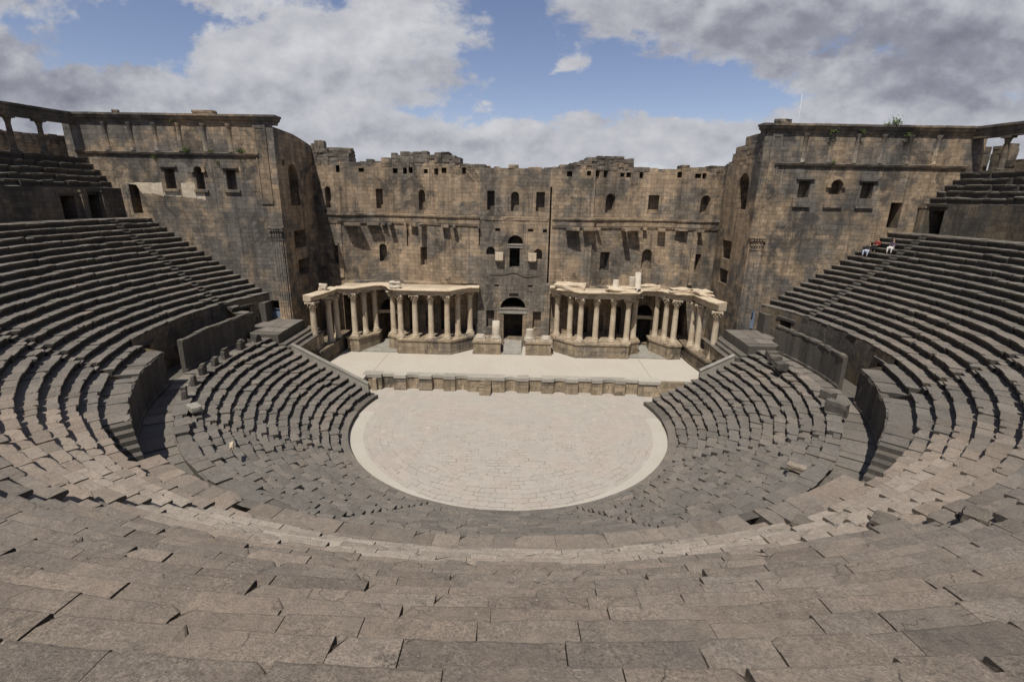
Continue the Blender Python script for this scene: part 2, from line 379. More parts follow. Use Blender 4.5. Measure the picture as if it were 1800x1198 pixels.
def panel(mb, path, z0, z1, holes=(), s0=0.0, s1=None, t=.5, w=0.0, reveals=None, topf=None):
    """wall face along a path with real openings; holes = (sa, sb, za, zb, arched, depth)"""
    s1 = path.L if s1 is None else s1; rev = reveals or mb
    S = sorted({round(x, 4) for x in [s0, s1] + [q for q in path.s if s0 < q < s1] + [h[i] for h in holes for i in (0, 1) if s0 <= h[i] <= s1]})
    Z = sorted({round(x, 4) for x in [z0, z1] + [h[i] for h in holes for i in (2, 3) if z0 <= h[i] <= z1]})
    def P(d, z, o=0.0): q = path.at(d, o); return (q.x, q.y, z)
    for i in range(len(S)-1):
        a, b = S[i], S[i+1]; e = (b-a)*1e-3
        run = None
        def flush(za, zb):
            pa, pb = P(a+e*0, za), P(b, za)
            A0, A1 = path.at(a+e), path.at(b-e)
            A = [P(a, za), P(b, za), P(b, zb), P(a, zb)]
            if topf and abs(zb-z1) < 1e-6: A[2] = (*A[2][:2], topf(A[2])); A[3] = (*A[3][:2], topf(A[3]))
            mb.face(A, [(a, za), (b, za), (b, A[2][2]), (a, A[3][2])], t, w)
        for j in range(len(Z)-1):
            cz, cs = (Z[j]+Z[j+1])/2, (a+b)/2
            hole = any(h[0] < cs < h[1] and h[2] < cz < h[3] for h in holes)
            if hole:
                if run is not None: flush(run, Z[j]); run = None
            elif run is None: run = Z[j]
        if run is not None: flush(run, Z[-1])
    for h in holes:
        a, b, za, zb, arch, dep = h[:6]
        rt_ = h[6] if len(h) > 6 else t
        n = path.normal((a+b)/2)
        def Q(d, z, back):
            q = path.at(min(max(d, 0), path.L)); o = -dep if back else 0.0
            return (q.x+n.x*o, q.y+n.y*o, z)
        prof = [(a, za), (b, za)]
        if arch:
            r_ = (b-a)/2; cz = zb-r_ if zb-r_ > za else za; ry = zb-cz; K = 10
            arc = [((a+b)/2+r_*math.cos(math.pi*k/K), cz+ry*math.sin(math.pi*k/K)) for k in range(K+1)]
            prof += arc if cz > za+1e-4 else arc[1:-1]
            for k in range(K):        # spandrels
                c_ = (b, zb) if k < K/2 else (a, zb)
                tri = [c_, arc[k+1], arc[k]]
                mb.face([P(*q) for q in tri], tri, t, w)
            tri = [(b, zb), (a, zb), arc[K//2]]
        else: prof += [(b, zb), (a, zb)]
        m_ = len(prof)
        for k in range(m_):
            p, q = prof[k], prof[(k+1) % m_]
            if abs(p[0]-q[0])+abs(p[1]-q[1]) < 1e-6: continue
            rev.face([Q(*p, 0), Q(*q, 0), Q(*q, 1), Q(*p, 1)], None, rt_, w)
        rev.face([Q(*p, 1) for p in prof], [p for p in prof], rt_*.9, w)

def sweep(mb, path, prof, s0=0.0, s1=None, t=.5, w=0.0, step=.8, jag=0.0, caps=True):
    """prof = list of (out, z) swept along the path"""
    s1 = path.L if s1 is None else s1
    S = [s0]; 
    while S[-1] + step < s1: S.append(S[-1]+step)
    S.append(s1); S = sorted(set(S + [q for q in path.s if s0 < q < s1]))
    rows = []; uvs = []
    acc = [0]
    for (o0, z0_), (o1, z1_) in zip(prof, prof[1:]): acc.append(acc[-1]+math.hypot(o1-o0, z1_-z0_))
    for d in S:
        j1 = [0.0]*len(prof)
        n1 = path.normal(max(d-1e-3, 0)); n2 = path.normal(min(d+1e-3, path.L)); n = (n1+n2); n = n/ max(n.length, 1e-6)
        k = 1/max(n.dot(n1), .5)
        q = path.at(d); r_ = []
        for (o, z) in prof:
            jj = (noise.noise(Vector((d*1.7, z*3, o*2)))*jag + noise.noise(Vector((d*.6+9, z, o)))*jag) if o > -.4 else 0
            r_.append((q.x+n.x*k*(o+jj), q.y+n.y*k*(o+jj), z+jj*.35))
        rows.append(r_); uvs.append([(d, a_) for a_ in acc])
    mb.grid(rows, t, w, uvs=uvs)
    if caps: mb.face(rows[0][::-1], None, t, w); mb.face(rows[-1], None, t, w)

def pol(r_, phi, z): return (r_*math.sin(phi), -r_*math.cos(phi), z)
def arcpath(r_, f0, f1, n=24): return Path([(r_*math.sin(f0+(f1-f0)*k/n), -r_*math.cos(f0+(f1-f0)*k/n)) for k in range(n+1)])

# ------------------------------------------------------------------ setting: ground, floors, banks
g = MB(); g.face([(-3000,-3000,-.08),(3000,-3000,-.08),(3000,3000,-.08),(-3000,3000,-.08)])
tag(g.build('ground', M['earth']), kind='structure')
STAGE_Y, STAGE_Z = 6.5, 1.5
RIM, RIN = 13.15, 12.0
def disc(r0, r1, z, f_a, f_b, n=72, ytop=None):
    mb = MB(); rows = []
    for k in range(n+1):
        f = f_a+(f_b-f_a)*k/n; rows.append([pol(r0, f, z), pol(r1, f, z)])
    mb.grid(rows); return mb
mb = MB()
mb.face([pol(RIM+.01, R(-90+180*k/60), 0.0) for k in range(61)] + [(13.25, 4.2, 0), (19.0, 4.3, 0), (19.0, 6.9, 0), (14.0, 7.4, 0), (-14.0, 7.4, 0), (-15.5, 6.6, 0), (-15.5, 4.3, 0), (-13.25, 4.2, 0)])
tag(mb.build('orchestra_floor', M['paving']), kind='structure')
mb = MB(); rows = []
for k in range(97):
    f = R(-96)+R(192)*k/96; rows.append([pol(RIN+.62*math.exp(-(f/R(34))**2)+.03*noise.noise(Vector((f*9, 0, 0))), f, .006), pol(RIM+.1, f, .006)])
mb.grid(rows); tag(mb.build('orchestra_path', M['ring']), kind='structure')
mb = MB(); mb.prism([(-20.3, 5.3), (-14.2, 5.3), (-14.2, 7.35), (14.2, 7.35), (14.2, 6.9), (18.2, 6.9), (18.2, 5.3), (20.3, 5.3), (20.3, 18.6), (-20.3, 18.6)], -.05, STAGE_Z)
tag(mb.build('stage_floor', M['stage']), kind='structure')

MT, MH, MR0, MZ0 = .634, .449, 36.9, 15.92          # middle tier, row 0 is the top
IT, IH, IR0, IZ0 = .668, .372, 13.8, .84             # lower tier, row 0 is the bottom
WZ = 5.15                                           # lower walkway
TY = 10.1                                           # front plane of the stage towers
def fend(r_, y): return math.pi/2 + math.asin(min(.999, y/r_))
mb = MB()
for prof in (((13.2, -.1), (13.2, .36), (13.8, .36), (23.0, 5.30), (23.05, WZ-.03), (27.0, WZ-.03)), ((27.1, 8.0), (37.1, 15.3), (37.4, MZ0-.05), (39.45, MZ0-.05)), ((39.8, 18.3), (42.3, 20.9), (42.4, 21.3), (46.0, 21.3))):
    rows = []
    for k in range(121):
        f = -R(112)+R(224)*k/120; row = []
        for r_, z in prof:
            lim = fend(r_, 4.25 if r_ < 23.06 else 10.25); row.append(pol(r_, max(-lim, min(lim, f)), z))
        rows.append(row)
    mb.grid(rows)
tag(mb.build('added_seating_core', M['basalt_block']), kind='structure')  # mostly hidden core added beneath the seat rows, not natural ground
def slab_ring(name, r0, r1, z, f0, f1, nL, seed):
    """paved walkway: irregular slabs"""
    mb = MB(); q = random.Random(seed); f = f0
    while f < f1-.002:
        df = q.uniform(.7, 1.6)*nL/r0; f2 = min(f1, f+df); dz = q.gauss(0, .012); t = q.random(); w_ = q.random()*.4
        n = 2; A = [[pol(r_, f+.004/1+(f2-f-.006)*k/n, z+dz) for k in range(n+1)] for r_ in (r0, (r0+r1)/2, r1)]
        mb.grid(A, t, w_)
        f = f2
    return tag(mb.build(name, M['basalt']), kind='structure')
slab_ring('lower_walkway', 23.1, 25.0, WZ, -fend(23.5, 4.3), fend(23.5, 4.3), 1.2, 3)
slab_ring('upper_walkway', 37.3, 39.6, MZ0-.01, -fend(38.5, TY), fend(38.5, TY), 1.0, 4)

# ------------------------------------------------------------------ seat rows
ORD = 'lowest second third fourth fifth sixth seventh eighth ninth tenth eleventh twelfth thirteenth fourteenth fifteenth sixteenth seventeenth eighteenth nineteenth twentieth'.split()
def seat_blocks(mb, r_, z, t, h, fa, fb, L, seed, warm=0.0, wear=1.0, seg=.3, chip=.16, warmf=None):
    q = random.Random(seed); f = fa
    prof = [(t+.17, .0), (t*.62, 0.0), (t*.3, 0.0), (.03, -.002), (.006, -.012), (0.0, -.03), (.0, -.10), (.07, -.15), (.15, -.19), (.17, -h-.06)]
    while f < fb-.25/r_:
        ln = L*q.uniform(.62, 1.5); f2 = f+ln/r_
        if (fb-f2)*r_ < .45: f2 = fb
        gap = q.uniform(.004, .014)*(2.5 if q.random() < .08 else 1)/r_
        a, b = f+gap/2, f2-gap/2
        n = max(2, int((b-a)*r_/seg)); dz = q.gauss(0, .015)*wear; dr = q.gauss(0, .024)*wear; tl = q.gauss(0, .006)*wear; sl = q.gauss(0, .012)*wear
        tint = min(1, max(0, q.gauss(.5, .22))); wr = warm + q.uniform(-.05, .22) + (warmf((a+b)/2) if warmf else 0)
        ca = q.random() < chip; cb = q.random() < chip; cs = q.uniform(.03, .16); cs2 = q.uniform(.03, .16)
        rows = []
        for k in range(n+1):
            ff = a+(b-a)*k/n; row = []; edge = 0.0
            if ca and k == 0: edge = cs
            if cb and k == n: edge = cs2
            X, Y, Z_ = pol(r_, ff, z)
            n1 = noise.noise(Vector((X*1.3, Y*1.3, z*2.1+seed)))*.030*wear; n2 = noise.noise(Vector((X*4.1, Y*4.1, z)))*.022*wear + noise.noise(Vector((X*11, Y*11, z)))*(.016 if seg < .15 else .006)
            for i, (o, dzz) in enumerate(prof):
                nose = 3 <= i <= 7
                rr = r_+o+dr+(n1+n2+edge*(.35 if i in (7,) else 1) if nose else 0)
                zz = z+dzz+dz+tl*(k/n-.5)*2+sl*(o-.3)
                if i <= 2: zz += noise.noise(Vector((X*2.2+o*3, Y*2.2, z)))*.012*wear
                if i in (3, 4): zz -= edge*.45 + abs(n2)*.5
                row.append(pol(rr, ff, zz))
            rows.append(row)
        mb.grid(rows, tint, wr)
        mb.face(rows[0][::-1], None, tint, wr); mb.face(rows[-1], None, tint, wr)
        f = f2

def wedges(cuts, fmax, half):
    """angular pieces between stair cuts"""
    c = sorted(cuts); out = []; a = -fmax
    for x, hw in c:
        if x-hw > a: out.append((a, x-hw))
        a = max(a, x+hw)
    if a < fmax: out.append((a, fmax))
    return out
# lower tier: 14 rows, four stairways
I_ST = [R(-57), R(-17.5), R(17.5), R(57)]
for j in range(14):
    r_, z = IR0+IT*j, IZ0+IH*j; fm = fend(r_, 4.25)
    e = empty('seat_row', (0, 0, 0), ('lowest seat row of the lower tier, just above the orchestra wall' if j == 0 else 'topmost seat row of the lower tier, along the lower walkway' if j == 13 else
              '%s seat row of the lower tier counted up from the orchestra' % ORD[j]), 'seat row', 'stone seat rows of the lower tier')
    for k, (a, b) in enumerate(wedges([(x, .36/r_) for x in I_ST], fm, 0)):
        mb = MB(); seat_blocks(mb, r_, z, IT, IH, a, b, .8, 100+j*10+k, .08, 1.0 if abs(a+b) < R(50) else 2.0, .26, .15 if abs(a+b) < R(50) else .4, warmf=lambda f: .45*max(0, noise.noise(Vector((f*3.1, j*.35, 2.2)))))
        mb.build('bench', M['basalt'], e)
        if j == 13:
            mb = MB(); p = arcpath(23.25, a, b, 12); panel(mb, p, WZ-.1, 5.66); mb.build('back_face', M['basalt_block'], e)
# middle tier: 19 rows (row 0 = top), six stairways, four vomitory cuts and two stair wells in the lowest rows
M_ST = [R(-100), R(-63), R(-20.6), R(21.6), R(63.5), R(100.6)]
VOM = [(R(78.2), R(3.3)), (R(-78.2), R(3.3)), (R(105.3), R(1.9)), (R(-105.3), R(1.9))]
PIT = [(R(-41), R(5.6)), (R(41), R(5.6))]
for j in range(19):
    r_, z = MR0-MT*j, MZ0-MH*j; t_ = MT
    if j == 18: r_, t_ = 24.95, 1.2; z = 7.78
    fm = fend(r_, TY+.15); cuts = [(x, .40/r_) for x in M_ST]
    if j >= 17: cuts += [(R(92.4), R(10.95)), (R(-92.4), R(10.95)), (R(109), R(6)), (R(-109), R(6))] + VOM
    if j == 18: cuts += PIT
    n = 18-j
    e = empty('seat_row', (0, 0, 0), ('wide lowest row of the middle tier, on top of its parapet' if n == 0 else 'topmost seat row of the middle tier, along the upper walkway' if j == 0 else
              '%s seat row of the middle tier counted up from its parapet' % ORD[n]), 'seat row', 'stone seat rows of the middle tier')
    for k, (a, b) in enumerate(wedges(cuts, fm, 0)):
        if (b-a)*r_ < .3: continue
        pale = 2.1 if 13 <= j <= 16 else (1.2 if j == 12 else 0.0)
        wf = lambda f: pale*math.exp(-(f/R(33))**2)*(1+.7*noise.noise(Vector((f*14, j*.8, 1)))) + (0.7*math.exp(-((abs(f)-R(36))/R(9))**2) if j >= 15 else 0) + .45*max(0, noise.noise(Vector((f*2.3, j*.3, 5.5)))) + .62*max(0, 1-abs(f)/R(55))
        mb = MB(); seat_blocks(mb, r_, z, t_, MH, a, b, .92, 400+j*10+k, .03, (.62 if j < 9 else .85) if abs(a+b) < R(50) else 1.25, .11 if j < 10 and abs(a+b) < R(50) else .25, .16 if abs(a+b) < R(50) else .3, warmf=wf)
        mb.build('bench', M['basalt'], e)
# upper tier: 6 steep rows, only beside the stage end (the viewer stands in its middle)
UT, UH, UR0, UZ0 = .5, .55, 39.5, 18.6
for j in range(6):
    r_, z = UR0+UT*j, UZ0+UH*j; fm = fend(r_, TY+.15)
    e = empty('seat_row', (0, 0, 0), '%s seat row of the ruined upper tier under the portico' % ORD[j] if j < 5 else 'topmost seat row of the upper tier, below the portico columns', 'seat row', 'seat rows of the upper tier')
    for k, (a, b) in enumerate([(-fm, -R(30)), (R(30), fm)]):
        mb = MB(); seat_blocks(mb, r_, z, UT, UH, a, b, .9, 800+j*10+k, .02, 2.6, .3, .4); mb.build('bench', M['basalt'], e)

def stairs(name, phi, tier, label):
    q = random.Random(int(phi*1000)); mb = MB()
    J = 14 if tier == 'I' else 17
    for j in range(J):
        r_, z, T, H = (IR0+IT*j, IZ0+IH*j, IT, IH) if tier == 'I' else (MR0-MT*j, MZ0-MH*j, MT, MH)
        for (ra, rb, zz) in ((r_+.02, r_+T/2, z-H/2), (r_+T/2, r_+T+.03, z)):
            hw = .345/r_; dz = q.gauss(0, .012); t = q.random(); n = 2
            top = [[pol(x, phi-hw+2*hw*k/n, zz+dz) for k in range(n+1)] for x in (ra, rb)]
            bot = [[pol(x, phi-hw+2*hw*k/n, zz-H) for k in range(n+1)] for x in (ra, rb)]
            mb.grid([bot[0], top[0], top[1], bot[1]], t, q.random()*.4)
            mb.face([bot[0][0], top[0][0], top[1][0], bot[1][0]], None, t); mb.face([bot[0][-1], top[0][-1], top[1][-1], bot[1][-1]], None, t)
    return tag(mb.build(name, M['basalt']), label, 'stairway', 'radial stairways between the seat wedges')
for phi, lb in zip(I_ST, ('steep stairway at the far left of the lower tier', 'stairway of the lower tier left of the centre line', 'stairway of the lower tier right of the centre line', 'steep stairway at the far right of the lower tier')):
    stairs('stairway', phi, 'I', lb)
for phi, lb in zip(M_ST, ('stairway of the middle tier beside the left tower', 'stairway halfway round the left of the middle tier', 'near left stairway of the middle tier, below the viewer', 'near right stairway of the middle tier, below the viewer',
                          'stairway halfway round the right of the middle tier', 'stairway of the middle tier beside the right tower')):
    stairs('stairway', phi, 'M', lb)

# orchestra wall
mb = MB(); p = arcpath(RIM, R(91), R(-91), 60)
sweep(mb, p, [(0, -.05), (0, .34), (.04, .37), (.0, .42), (-.75, .44)], jag=.02, w=.35)
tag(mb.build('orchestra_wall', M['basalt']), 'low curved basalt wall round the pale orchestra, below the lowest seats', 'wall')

# parapet wall of the middle tier, cut by the vomitories and the stair wells
cutp = sorted([(c-h, c+h) for c, h in VOM + PIT]); a = -fend(24.95, 9.8); segs = []
for c0, c1 in cutp:
    if c0 > a: segs.append((a, c0))
    a = c1
segs.append((a, fend(24.95, 9.8)))
PLAB = ['short parapet at the left end, beside the left tower', 'dark parapet wall between the two left passages', 'parapet wall left of the centre, beyond the left passage', 'long parapet wall below the viewer, round the middle of the walkway',
        'parapet wall right of the centre, beyond the right passage', 'dark parapet wall between the two right passages', 'short parapet at the right end, beside the right tower']
for (a, b), lb in list(zip(segs, PLAB))[1:-1]:
    mb = MB(); p = arcpath(24.98, b, a, max(3, int((b-a)*24)))
    d = 0; q = random.Random(int(a*100))
    while d < p.L-.05:
        d2 = min(p.L, d+q.uniform(.5, 1.1)); t = q.random(); hh = q.uniform(-.07, .05)
        sweep(mb, p, [(-.35, WZ-.1), (.06, WZ-.1), (.06, WZ+.22), (0, WZ+.3), (0, 7.4+hh), (.05, 7.52+hh), (.05, 7.7+hh), (-.35, 7.7+hh)], d+.014, d2-.014, t=t, jag=.075, step=.2, w=q.random()*.3); d = d2
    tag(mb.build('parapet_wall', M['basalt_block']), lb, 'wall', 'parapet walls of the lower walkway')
for (c, h), lb in zip(VOM, ('vaulted passage door in the right side of the walkway wall', 'vaulted passage door in the left side of the walkway wall', 'passage door at the right end, by the blue door', 'passage door at the left end, by the left tower')):
    e = empty('passage_entrance', pol(26.8, c, WZ), lb, 'doorway', 'passage doors in the parapet of the middle tier')
    rm = 26.78; mb = MB(); sg = 1 if c > 0 else -1; lo_, hi_ = (abs(c)-h, R(103.4)) if abs(c) < R(90) else (R(103.41), R(112.0))
    p = arcpath(rm, hi_, lo_, 16) if sg > 0 else arcpath(rm, -lo_, -hi_, 16); mid = (hi_-abs(c))*rm if sg > 0 else (abs(c)-lo_)*rm
    panel(mb, p, WZ-.1, 8.6, [(mid-.68, mid+.68, WZ-.1, 7.75, False, 3.0, .2)])
    for s in ((-sg,) if abs(c) < R(90) else ()):
        A = [pol(24.95, c+s*h, WZ-.1), pol(26.85, c+s*h, WZ-.1), pol(26.85, c+s*h, 8.2), pol(25.9, c+s*h, 8.0), pol(24.95, c+s*h, 7.7)]
        mb.face(A if s > 0 else A[::-1])
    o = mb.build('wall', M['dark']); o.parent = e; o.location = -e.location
    mb = MB(); sweep(mb, p, [(-.2, 7.77), (.10, 7.77), (.12, 8.05), (-.2, 8.05)], mid-1.1, mid+1.1, t=.8)
    o = mb.build('lintel', M['basalt']); o.parent = e; o.location = -e.location
for (c, h), lb in zip(PIT, ('narrow flight of steps let into the left parapet, leading down to the walkway', 'narrow flight of steps let into the right parapet, leading down to the walkway')):
    mb = MB(); s = 1 if c > 0 else -1; N = 11; q = random.Random(5)
    for k in range(N):
        f0 = abs(c)-h+2*h*k/N; f1 = abs(c)-h+2*h*(k+1)/N; z = WZ+.2+(7.7-WZ-.2)*k/(N-1)
        P = [[pol(x, s*f, zz) for f in (f0, f1)] for x, zz in ((25.0, WZ-.1), (25.0, z), (26.12, z), (26.12, WZ-.1))]
        mb.grid(P, q.random(), q.random()*.3); mb.face([P[i][0] for i in range(4)]); mb.face([P[i][1] for i in range(4)])
    p = arcpath(26.13, s*(abs(c)+h), s*(abs(c)-h), 6) if s > 0 else arcpath(26.13, -(abs(c)-h), -(abs(c)+h), 6)
    panel(mb, p, WZ-.1, 8.1, t=.3)
    tag(mb.build('parapet_steps', M['basalt_block']), lb, 'steps', 'steps in the parapet of the lower walkway')

# gallery wall behind the upper walkway
for s, lb in ((-1, 'dark gallery wall under the left upper seats, with two doors'), (1, 'dark gallery wall under the right upper seats, with a black doorway')):
    e = empty('gallery_wall', pol(39.4, s*R(90), MZ0), lb, 'wall', 'gallery walls behind the upper walkway')
    a, b = R(30), fend(39.4, TY+.1); p = arcpath(39.4, s*b if s > 0 else -a, s*a if s > 0 else -b, 40)
    mb = MB()
    def sphi(f): return (b-f)/(b-a)*p.L if s > 0 else (f-a)/(b-a)*p.L
    if s > 0: H = [(R(101.6), R(103.7), MZ0, 18.35)]
    else: H = [(R(100.2), R(101.7), MZ0, 18.25), (R(96.6), R(98.4), MZ0, 17.9)]
    hs = [(min(sphi(x), sphi(y)), max(sphi(x), sphi(y)), z0, z1, False, 2.6, .2) for x, y, z0, z1 in H]
    panel(mb, p, MZ0-.1, 18.62, hs, t=.4)
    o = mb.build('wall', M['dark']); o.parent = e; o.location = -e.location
    for k, hh in enumerate(hs):
        mb = MB(); sweep(mb, p, [(-.1, hh[3]+.01), (.10, hh[3]+.01), (.13, hh[3]+.22), (-.1, hh[3]+.22)], hh[0]-.3, hh[1]+.3, t=.7)
        o = mb.build('lintel', M['basalt']); o.parent = e; o.location = -e.location
    for f in ((R(102.2), R(99.4)) if s < 0 else (R(104.4),)):
        mb = MB(); x, y, z = pol(39.25, s*f, MZ0); Mx = Matrix.Translation((x, y, z)) @ Matrix.Rotation(s*f+math.pi, 4, 'Z')
        mb.box((-.22, -.14, 0), (.22, .2, 2.3), M4=Mx); mb.box((-.3, -.2, 2.3), (.3, .2, 2.5), M4=Mx); o = mb.build('pilaster', M['dark']); o.parent = e; o.location = -e.location

# ------------------------------------------------------------------ stage front wall (pulpitum)
e = empty('stage_front_wall', (0, STAGE_Y, 0), 'low stage front wall with alternating round and square niches, facing the orchestra', 'wall')
def child(mb, name, m_, par):
    o = mb.build(name, m_); o.parent = par; o.location = -Vector(par.location) if par.parent is None else (0, 0, 0); return o
NICH = [(-12.75, -11.55, 'r'), (-10.35, -9.05, 'c'), (-7.8, -6.65, 'r'), (-5.5, -4.25, 'c'), (-.62, .62, 'c'), (1.73, 3.0, 'r'), (4.18, 5.35, 'c'), (6.57, 7.9, 'r'), (8.96, 10.17, 'c'), (11.2, 12.45, 'r')]
x = -14.2; dpt = .45; ztop = 1.22
for k, (a, b, ty) in enumerate(NICH + [(14.2, 14.2, 'e')]):
    p = MB(); p.box((x, STAGE_Y, -.05), (a, STAGE_Y+.9, .78), t=rnd.random(), w=.3); p.box((x+.004, STAGE_Y+.03, .78), (a-.004, STAGE_Y+.9, ztop), t=rnd.uniform(.2, .55))
    p.box((x, STAGE_Y-.05, -.05), (a, STAGE_Y-.001, .14), t=.5)
    child(p, 'pier', M['podium'], e)
    if ty == 'e': break
    nm = MB()
    if ty == 'c':
        K = 10; cx = (a+b)/2; rr = (b-a)/2-.003
        pts = [(cx-rr*math.cos(math.pi*i/K), STAGE_Y+.02+dpt*math.sin(math.pi*i/K)) for i in range(K+1)]
    else: pts = [(a+.003, STAGE_Y+.02), (a+.003, STAGE_Y+dpt), (b-.003, STAGE_Y+dpt), (b-.003, STAGE_Y+.02)]
    nm.grid([[(q[0], q[1], -.02) for q in pts], [(q[0], q[1], ztop-.03) for q in pts]], t=.7, w=.4, sm=(ty == 'c'))
    child(nm, 'niche', M['podium'], e)
    x = b
cp = MB(); q = random.Random(8); Yb = STAGE_Y+1.0; x = -14.6; zt0, zt1 = ztop, STAGE_Z+.03
for (a, b, ty) in NICH + [(14.6, 14.6, 'e')]:
    cp.box((x+.004, STAGE_Y-.05+q.gauss(0, .012), zt0), (a-.004, Yb, zt1+q.gauss(0, .006)), t=q.random())
    if ty == 'e': break
    if ty == 'c':
        K = 10; cx = (a+b)/2; rr = (b-a)/2
        arc = [(cx-rr*math.cos(math.pi*i/K), STAGE_Y+(dpt-.07)*math.sin(math.pi*i/K)) for i in range(K+1)]
    else: arc = [(a, STAGE_Y+dpt-.1), (b, STAGE_Y+dpt-.1)]
    t = q.random(); top = [(u, v, zt1) for u, v in arc]; bot = [(u, v, zt0) for u, v in arc]
    cp.grid([bot, top, [(u, Yb, zt1) for u, v in arc]], t)
    x = b
child(cp, 'coping', M['coping'], e)
for A, B, t, wv in (((14.2, STAGE_Y-.1, -.05), (16.0, STAGE_Y+.6, .82), .9, .7), ((14.25, STAGE_Y-.02, .821), (16.9, STAGE_Y+.6, 1.48), .5, .2), ((16.01, STAGE_Y-.14, -.05), (18.4, STAGE_Y+.6, .82), .8, .4), ((12.9, STAGE_Y-.16, -.05), (14.2, STAGE_Y-.06, .92), .8, .6), ((-15.6, STAGE_Y-.2, -.05), (-14.2, STAGE_Y+.5, 1.2), .6, 0), ((-13.6, STAGE_Y-.35, -.05), (-13.2, STAGE_Y-.06, 1.2), .9, .6), ((-14.5, STAGE_Y-.55, -.05), (-14.0, STAGE_Y-.21, .75), .9, .8)):
    sb = MB(); sb.box(A, B, t=t, w=wv); child(sb, 'end_block', M['podium'], e)
st = MB()
for k in range(5): st.box((-3.05, STAGE_Y-.95+.17*k, -.05), (-1.95, STAGE_Y-.06, .3+.26*k), t=rnd.random(), jit=.01)
tag(st.build('stage_steps', M['podium']), 'small flight of pale stone steps from the orchestra up to the stage', 'steps')

# ------------------------------------------------------------------ stage back wall
def px_arc(x0, x1, y, dep, n=10): return [(x0+(x1-x0)*k/n, y+dep*(1-(2*k/n-1)**2)) for k in range(n+1)]
UP = Path([(-22.7, 18.5), (-20.2, 17.7)] + px_arc(-19.6, -8.6, 17.6, 1.5) + [(-8.5, 17.35), (-3.95, 17.3), (3.65, 17.3), (8.5, 17.35)] + px_arc(8.6, 19.6, 17.6, 1.5) + [(20.2, 17.7), (22.75, 18.5)])
ZL, ZU = 9.05, 21.45
def H(x0, x1, z0, z1, arch=False, dep=.5, t=.4): return (UP.sx(x0), UP.sx(x1), z0, z1, arch, dep, t)
k_ = .985
up_win = [(-21.35, -20.6, 16.95, 19.25, 1), (-15.9, -15.15, 16.95, 19.1, 0), (-11.0, -10.2, 16.9, 19.1, 1), (-3.2, -2.38, 17.05, 19.1, 0), (-.58, .28, 17.0, 19.05, 1), (2.15, 3.1, 17.0, 19.05, 0), (9.85, 11.0, 16.95, 19.05, 1), (14.75, 15.9, 17.0, 18.95, 0), (20.1, 21.3, 16.95, 19.05, 1)]
lo_win = [(-20.85, -20.25, 10.75, 12.85, 0), (-15.85, -15.0, 10.95, 13.0, 1), (-11.0, -10.15, 10.65, 12.75, 0), (9.65, 10.8, 10.5, 12.65, 0), (14.6, 15.7, 10.75, 13.0, 1), (19.9, 21.0, 10.5, 12.7, 0)]
cen = [(-3.27, -2.3, 12.2, 13.1, 1, .7), (-.87, .83, 13.45, 14.4, 1, 1.6), (-.66, .5, 10.8, 13.0, 0, 2.5), (2.1, 3.02, 11.75, 12.95, 1, .6), (-2.35, -1.8, 8.8-.0, 8.8, 0, .3)]
put = [-19.55, -17.3, -13.6, -12.5, -11.8, -10.1, -8.8, -7.85, -5.7, 5.65, 7.7, 8.7, 9.7, 11.55, 12.3, 13.7, 17.75, 19.5, 20.15]
holes = [H(a, b, c, d, bool(ar), .75 if ar else .85, .25) for a, b, c, d, ar in up_win + lo_win]
holes += [H(a, b, c, d, bool(ar), dp, .25) for a, b, c, d, ar, dp in cen if d > c]
holes += [H(x-.19-.11*((k*7) % 5)/4, x+.2+.1*((k*3) % 4)/3, 20.72+.12*((k*5) % 3)/2, 21.44-.2*((k*11) % 4)/3, False, .9, .2) for k, x in enumerate(put)]
holes += [H(-2.3, -1.75, 14.8, 15.12, False, .5, .2), H(1.35, 1.95, 14.8, 15.12, False, .5, .2), H(3.0, 3.45, 14.75, 15.1, False, .5, .2)]
holes += [H(3.66, 3.86, 9.1, 19.6, False, .9, .1), H(-4.1, -3.98, 13.2, 15.0, False, .5, .1), H(-12.6, -12.45, 12.8, 14.6, False, .4, .1)]
SW = empty('stage_building', (0, 17.3, STAGE_Z), 'tall ruined stage wall of brown ashlar with rows of windows, closing the far side', 'building')
mb = MB(); panel(mb, UP, ZL-.2, ZU, [h for h in holes if h[2] >= ZL-.2], t=.5)
def grey_centre(mb):
    for i, f in enumerate(mb.f):
        cx_ = sum(mb.v[k][0] for k in f)/len(f)
        if -4.0 < cx_ < 3.7: mb.w[i] -= .22
grey_centre(mb); child(mb, 'upper_wall', M['wall'], SW)
mb = MB(); bk = [(q.x, q.y) for q in UP.p]
# roof strip and back so that the wall has thickness
mb.face([(-22.7, 18.5, ZU)] + [(q.x, q.y, ZU) for q in UP.p[1:]] + [(22.75, 20.3, ZU), (-22.7, 20.3, ZU)]); mb.face([(-22.7, 20.3, -1), (22.75, 20.3, -1), (22.75, 20.3, ZU), (-22.7, 20.3, ZU)])
child(mb, 'back_wall', M['dark'], SW)
